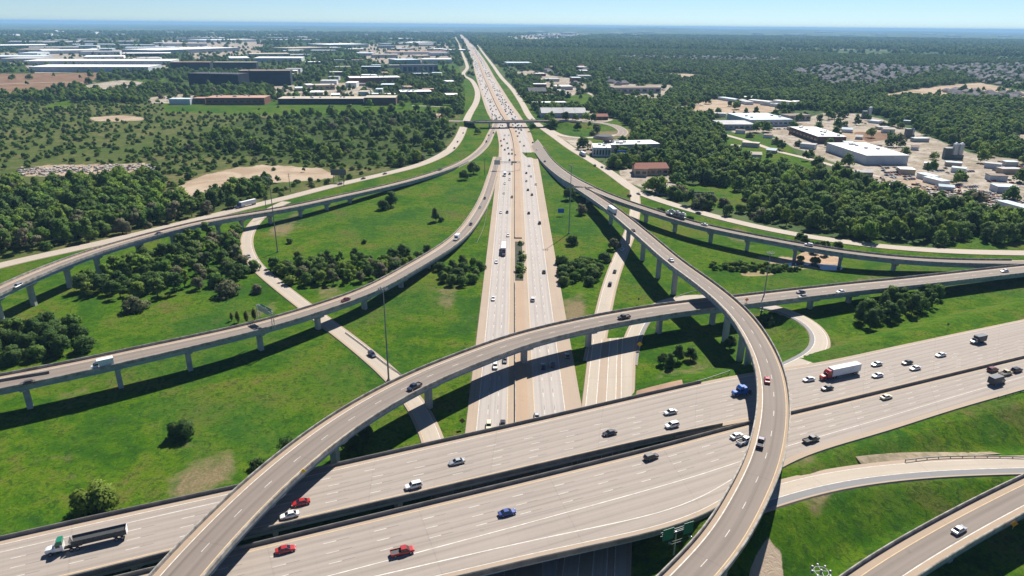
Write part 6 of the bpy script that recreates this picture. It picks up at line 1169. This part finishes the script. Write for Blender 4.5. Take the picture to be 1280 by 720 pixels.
guardrail([(432, 417), (455, 434), (478, 453), (502, 470), (512, 478)], [.05]*5, 'guard rail along the ramp road beside the dark blue SUV'); guardrail([(848, 484.5), (880, 476), (912, 465.5)], [7.5]*3, 'guard rail continuing the viaduct wall past the concrete apron'); guardrail([(1132, 577), (1165, 573.5), (1220, 572), (1290, 573.5)], [5.2, 4.8, 4.4, 4.0], 'guard rail along the exit ramp in front of the grass'); guardrail([(1248, 498), (1265, 493), (1290, 486)], [7.2]*3, 'short guard rail at the viaduct shoulder by the picture edge'); guardrail([(845, 372), (870, 365), (905, 362)], [.2]*3, 'guard rail at the loop ramp beneath the tall flyover'); guardrail([(596, 305), (604, 287), (608, 268), (610, 255)], [.1]*4, 'guard rail between low flyover ramp and freeway shoulder')
# concrete divider where the long low flyover splits in two
p = path([(-120, 497, 11.4), (0, 477, 11.4), (35, 471, 11.45), (62, 466.5, 11.5)], 4, 3.); t = tang(p); n_ = np.stack([-t[:, 1], t[:, 0], 0*t[:, 0]], 1); r_ = root('concrete_divider', tuple(p[-1]), 'concrete divider splitting the long low flyover deck', 'concrete barrier'); b = MB(); wall_along(b, p, n_, -.3, .3, -.1, .6); wall_along(b, p, n_, -.15, .15, .6, .95); b.build('barrier_body', M['darkpar'], r_)
# long grey fence behind the frontage road
p = resample([P(821, 243, 0), P(860, 245.5, 0), P(892, 246.5, 0)], 4.); t = tang(p); n_ = np.stack([-t[:, 1], t[:, 0], 0*t[:, 0]], 1); r_ = root('long_fence', tuple(p[0]), 'long grey fence behind the large dark tree at the car park', 'fence'); b = MB(); wall_along(b, p, n_, -.1, .1, -.2, 4.2); b.build('fence_panel', BW['grey_metal'], r_)
# rubble and stones
rr = random.Random(3); STONE = patchy('broken_concrete', (.42, .39, .36), (.28, .24, .21), 1.5)
rub = MB()
for k in range(1500):
    u = rr.uniform(22, 195); v = rr.uniform(204, 224); 
    if not (abs(v-212-(u-90)*-.03) < 5*rr.random()**.5 or (25 < u < 62 and 230 < v+17 < 236)): continue
    q = P(u, v, .2); s_ = rr.uniform(.5, 2.0); rub.box((q[0], q[1], s_*.25), (s_*rr.uniform(.8, 2), s_, s_*.8), rot=Matrix.Rotation(rr.uniform(0, 3), 3, 'Z')@Matrix.Rotation(rr.uniform(-.5, .5), 3, 'X'))
tag(rub.build('rubble', STONE), kind='stuff')
jr = MB()          # heaps of scrap on the yards
for k in range(900):
    u = rr.uniform(1085, 1285); v = 238+(u-1130)*.115+rr.gauss(0, 5); q = P(u, v, .2); s_ = rr.uniform(.6, 2.2); jr.box((q[0], q[1], s_*.3), (s_*rr.uniform(.8, 2.4), s_, s_*rr.uniform(.5, 1.2)), rr.randrange(3), rot=Matrix.Rotation(rr.uniform(0, 3), 3, 'Z'))
tag(jr.build('scrap_heaps', [patchy('rusty_scrap', (.16, .075, .04), (.09, .05, .035), 1.), STONE, M['dsteel']]), kind='stuff')
# worn strip of old concrete on the grass below the viaduct
p = path([(1074, 578, 5.5), (1120, 570.5, 5.5), (1180, 564, 5.5), (1247, 557.5, 5.5)], 4, 2.); L, R = edges(p, 1.9); A_ = np.r_[L, R]; A_[:, 2] = embank(A_[:, 0].copy(), A_[:, 1].copy(), np.zeros(len(A_)), np.ones(len(A_), bool))+.16; k = len(L); b = MB(); b.add(A_, [(i, k+i, k+i+1, i+1) for i in range(k-1)]); tag(b.build('concrete_strip', patchy('weathered_strip', (.27, .215, .15), (.16, .135, .08), .35)), kind='structure')
# the smallest traffic, out toward the horizon, as one mass
sc_ = proto('small_car').data; cv = np.array([v.co for v in sc_.vertices]); cf = [tuple(p.vertices) for p in sc_.polygons]; VV, FF, MI = [], [], []; rc = random.Random(77); pc = [PAINT[k] for k in ('black', 'white', 'grey', 'silver')]
for k in range(330):
    s_ = 900+(rc.random()**.9)*3600; i = int(np.searchsorted(xa, s_)); rgt = rc.random() < .6; fr = rc.choice([.12, .19, .26, .33]) if not rgt else rc.choice([.62, .68, .75, .82]); q = fwr.L[i]+fwr.D[i]*fwr.W[i]*fr; t = tang(fw)[i]; a = math.atan2(t[1], t[0])+(0 if rgt else math.pi)
    R2 = np.array([[math.cos(a), -math.sin(a), 0], [math.sin(a), math.cos(a), 0], [0, 0, 1]]); o = len(VV); f = rc.uniform(0, 9); VV += (cv@R2.T+np.array([q[0]+t[0]*f, q[1]+t[1]*f, q[2]+.015])).tolist(); FF += [tuple(o+j for j in g_) for g_ in cf]; m_ = rc.randrange(4); MI += [m_ if p.material_index == 0 else 4 for p in sc_.polygons]
me = bpy.data.meshes.new('distant_traffic'); me.from_pydata(VV, [], FF); [me.materials.append(m) for m in pc+[GLASS]]; me.polygons.foreach_set('material_index', MI); me.update(); o = bpy.data.objects.new('distant_traffic', me); C.objects.link(o); tag(o, kind='stuff')
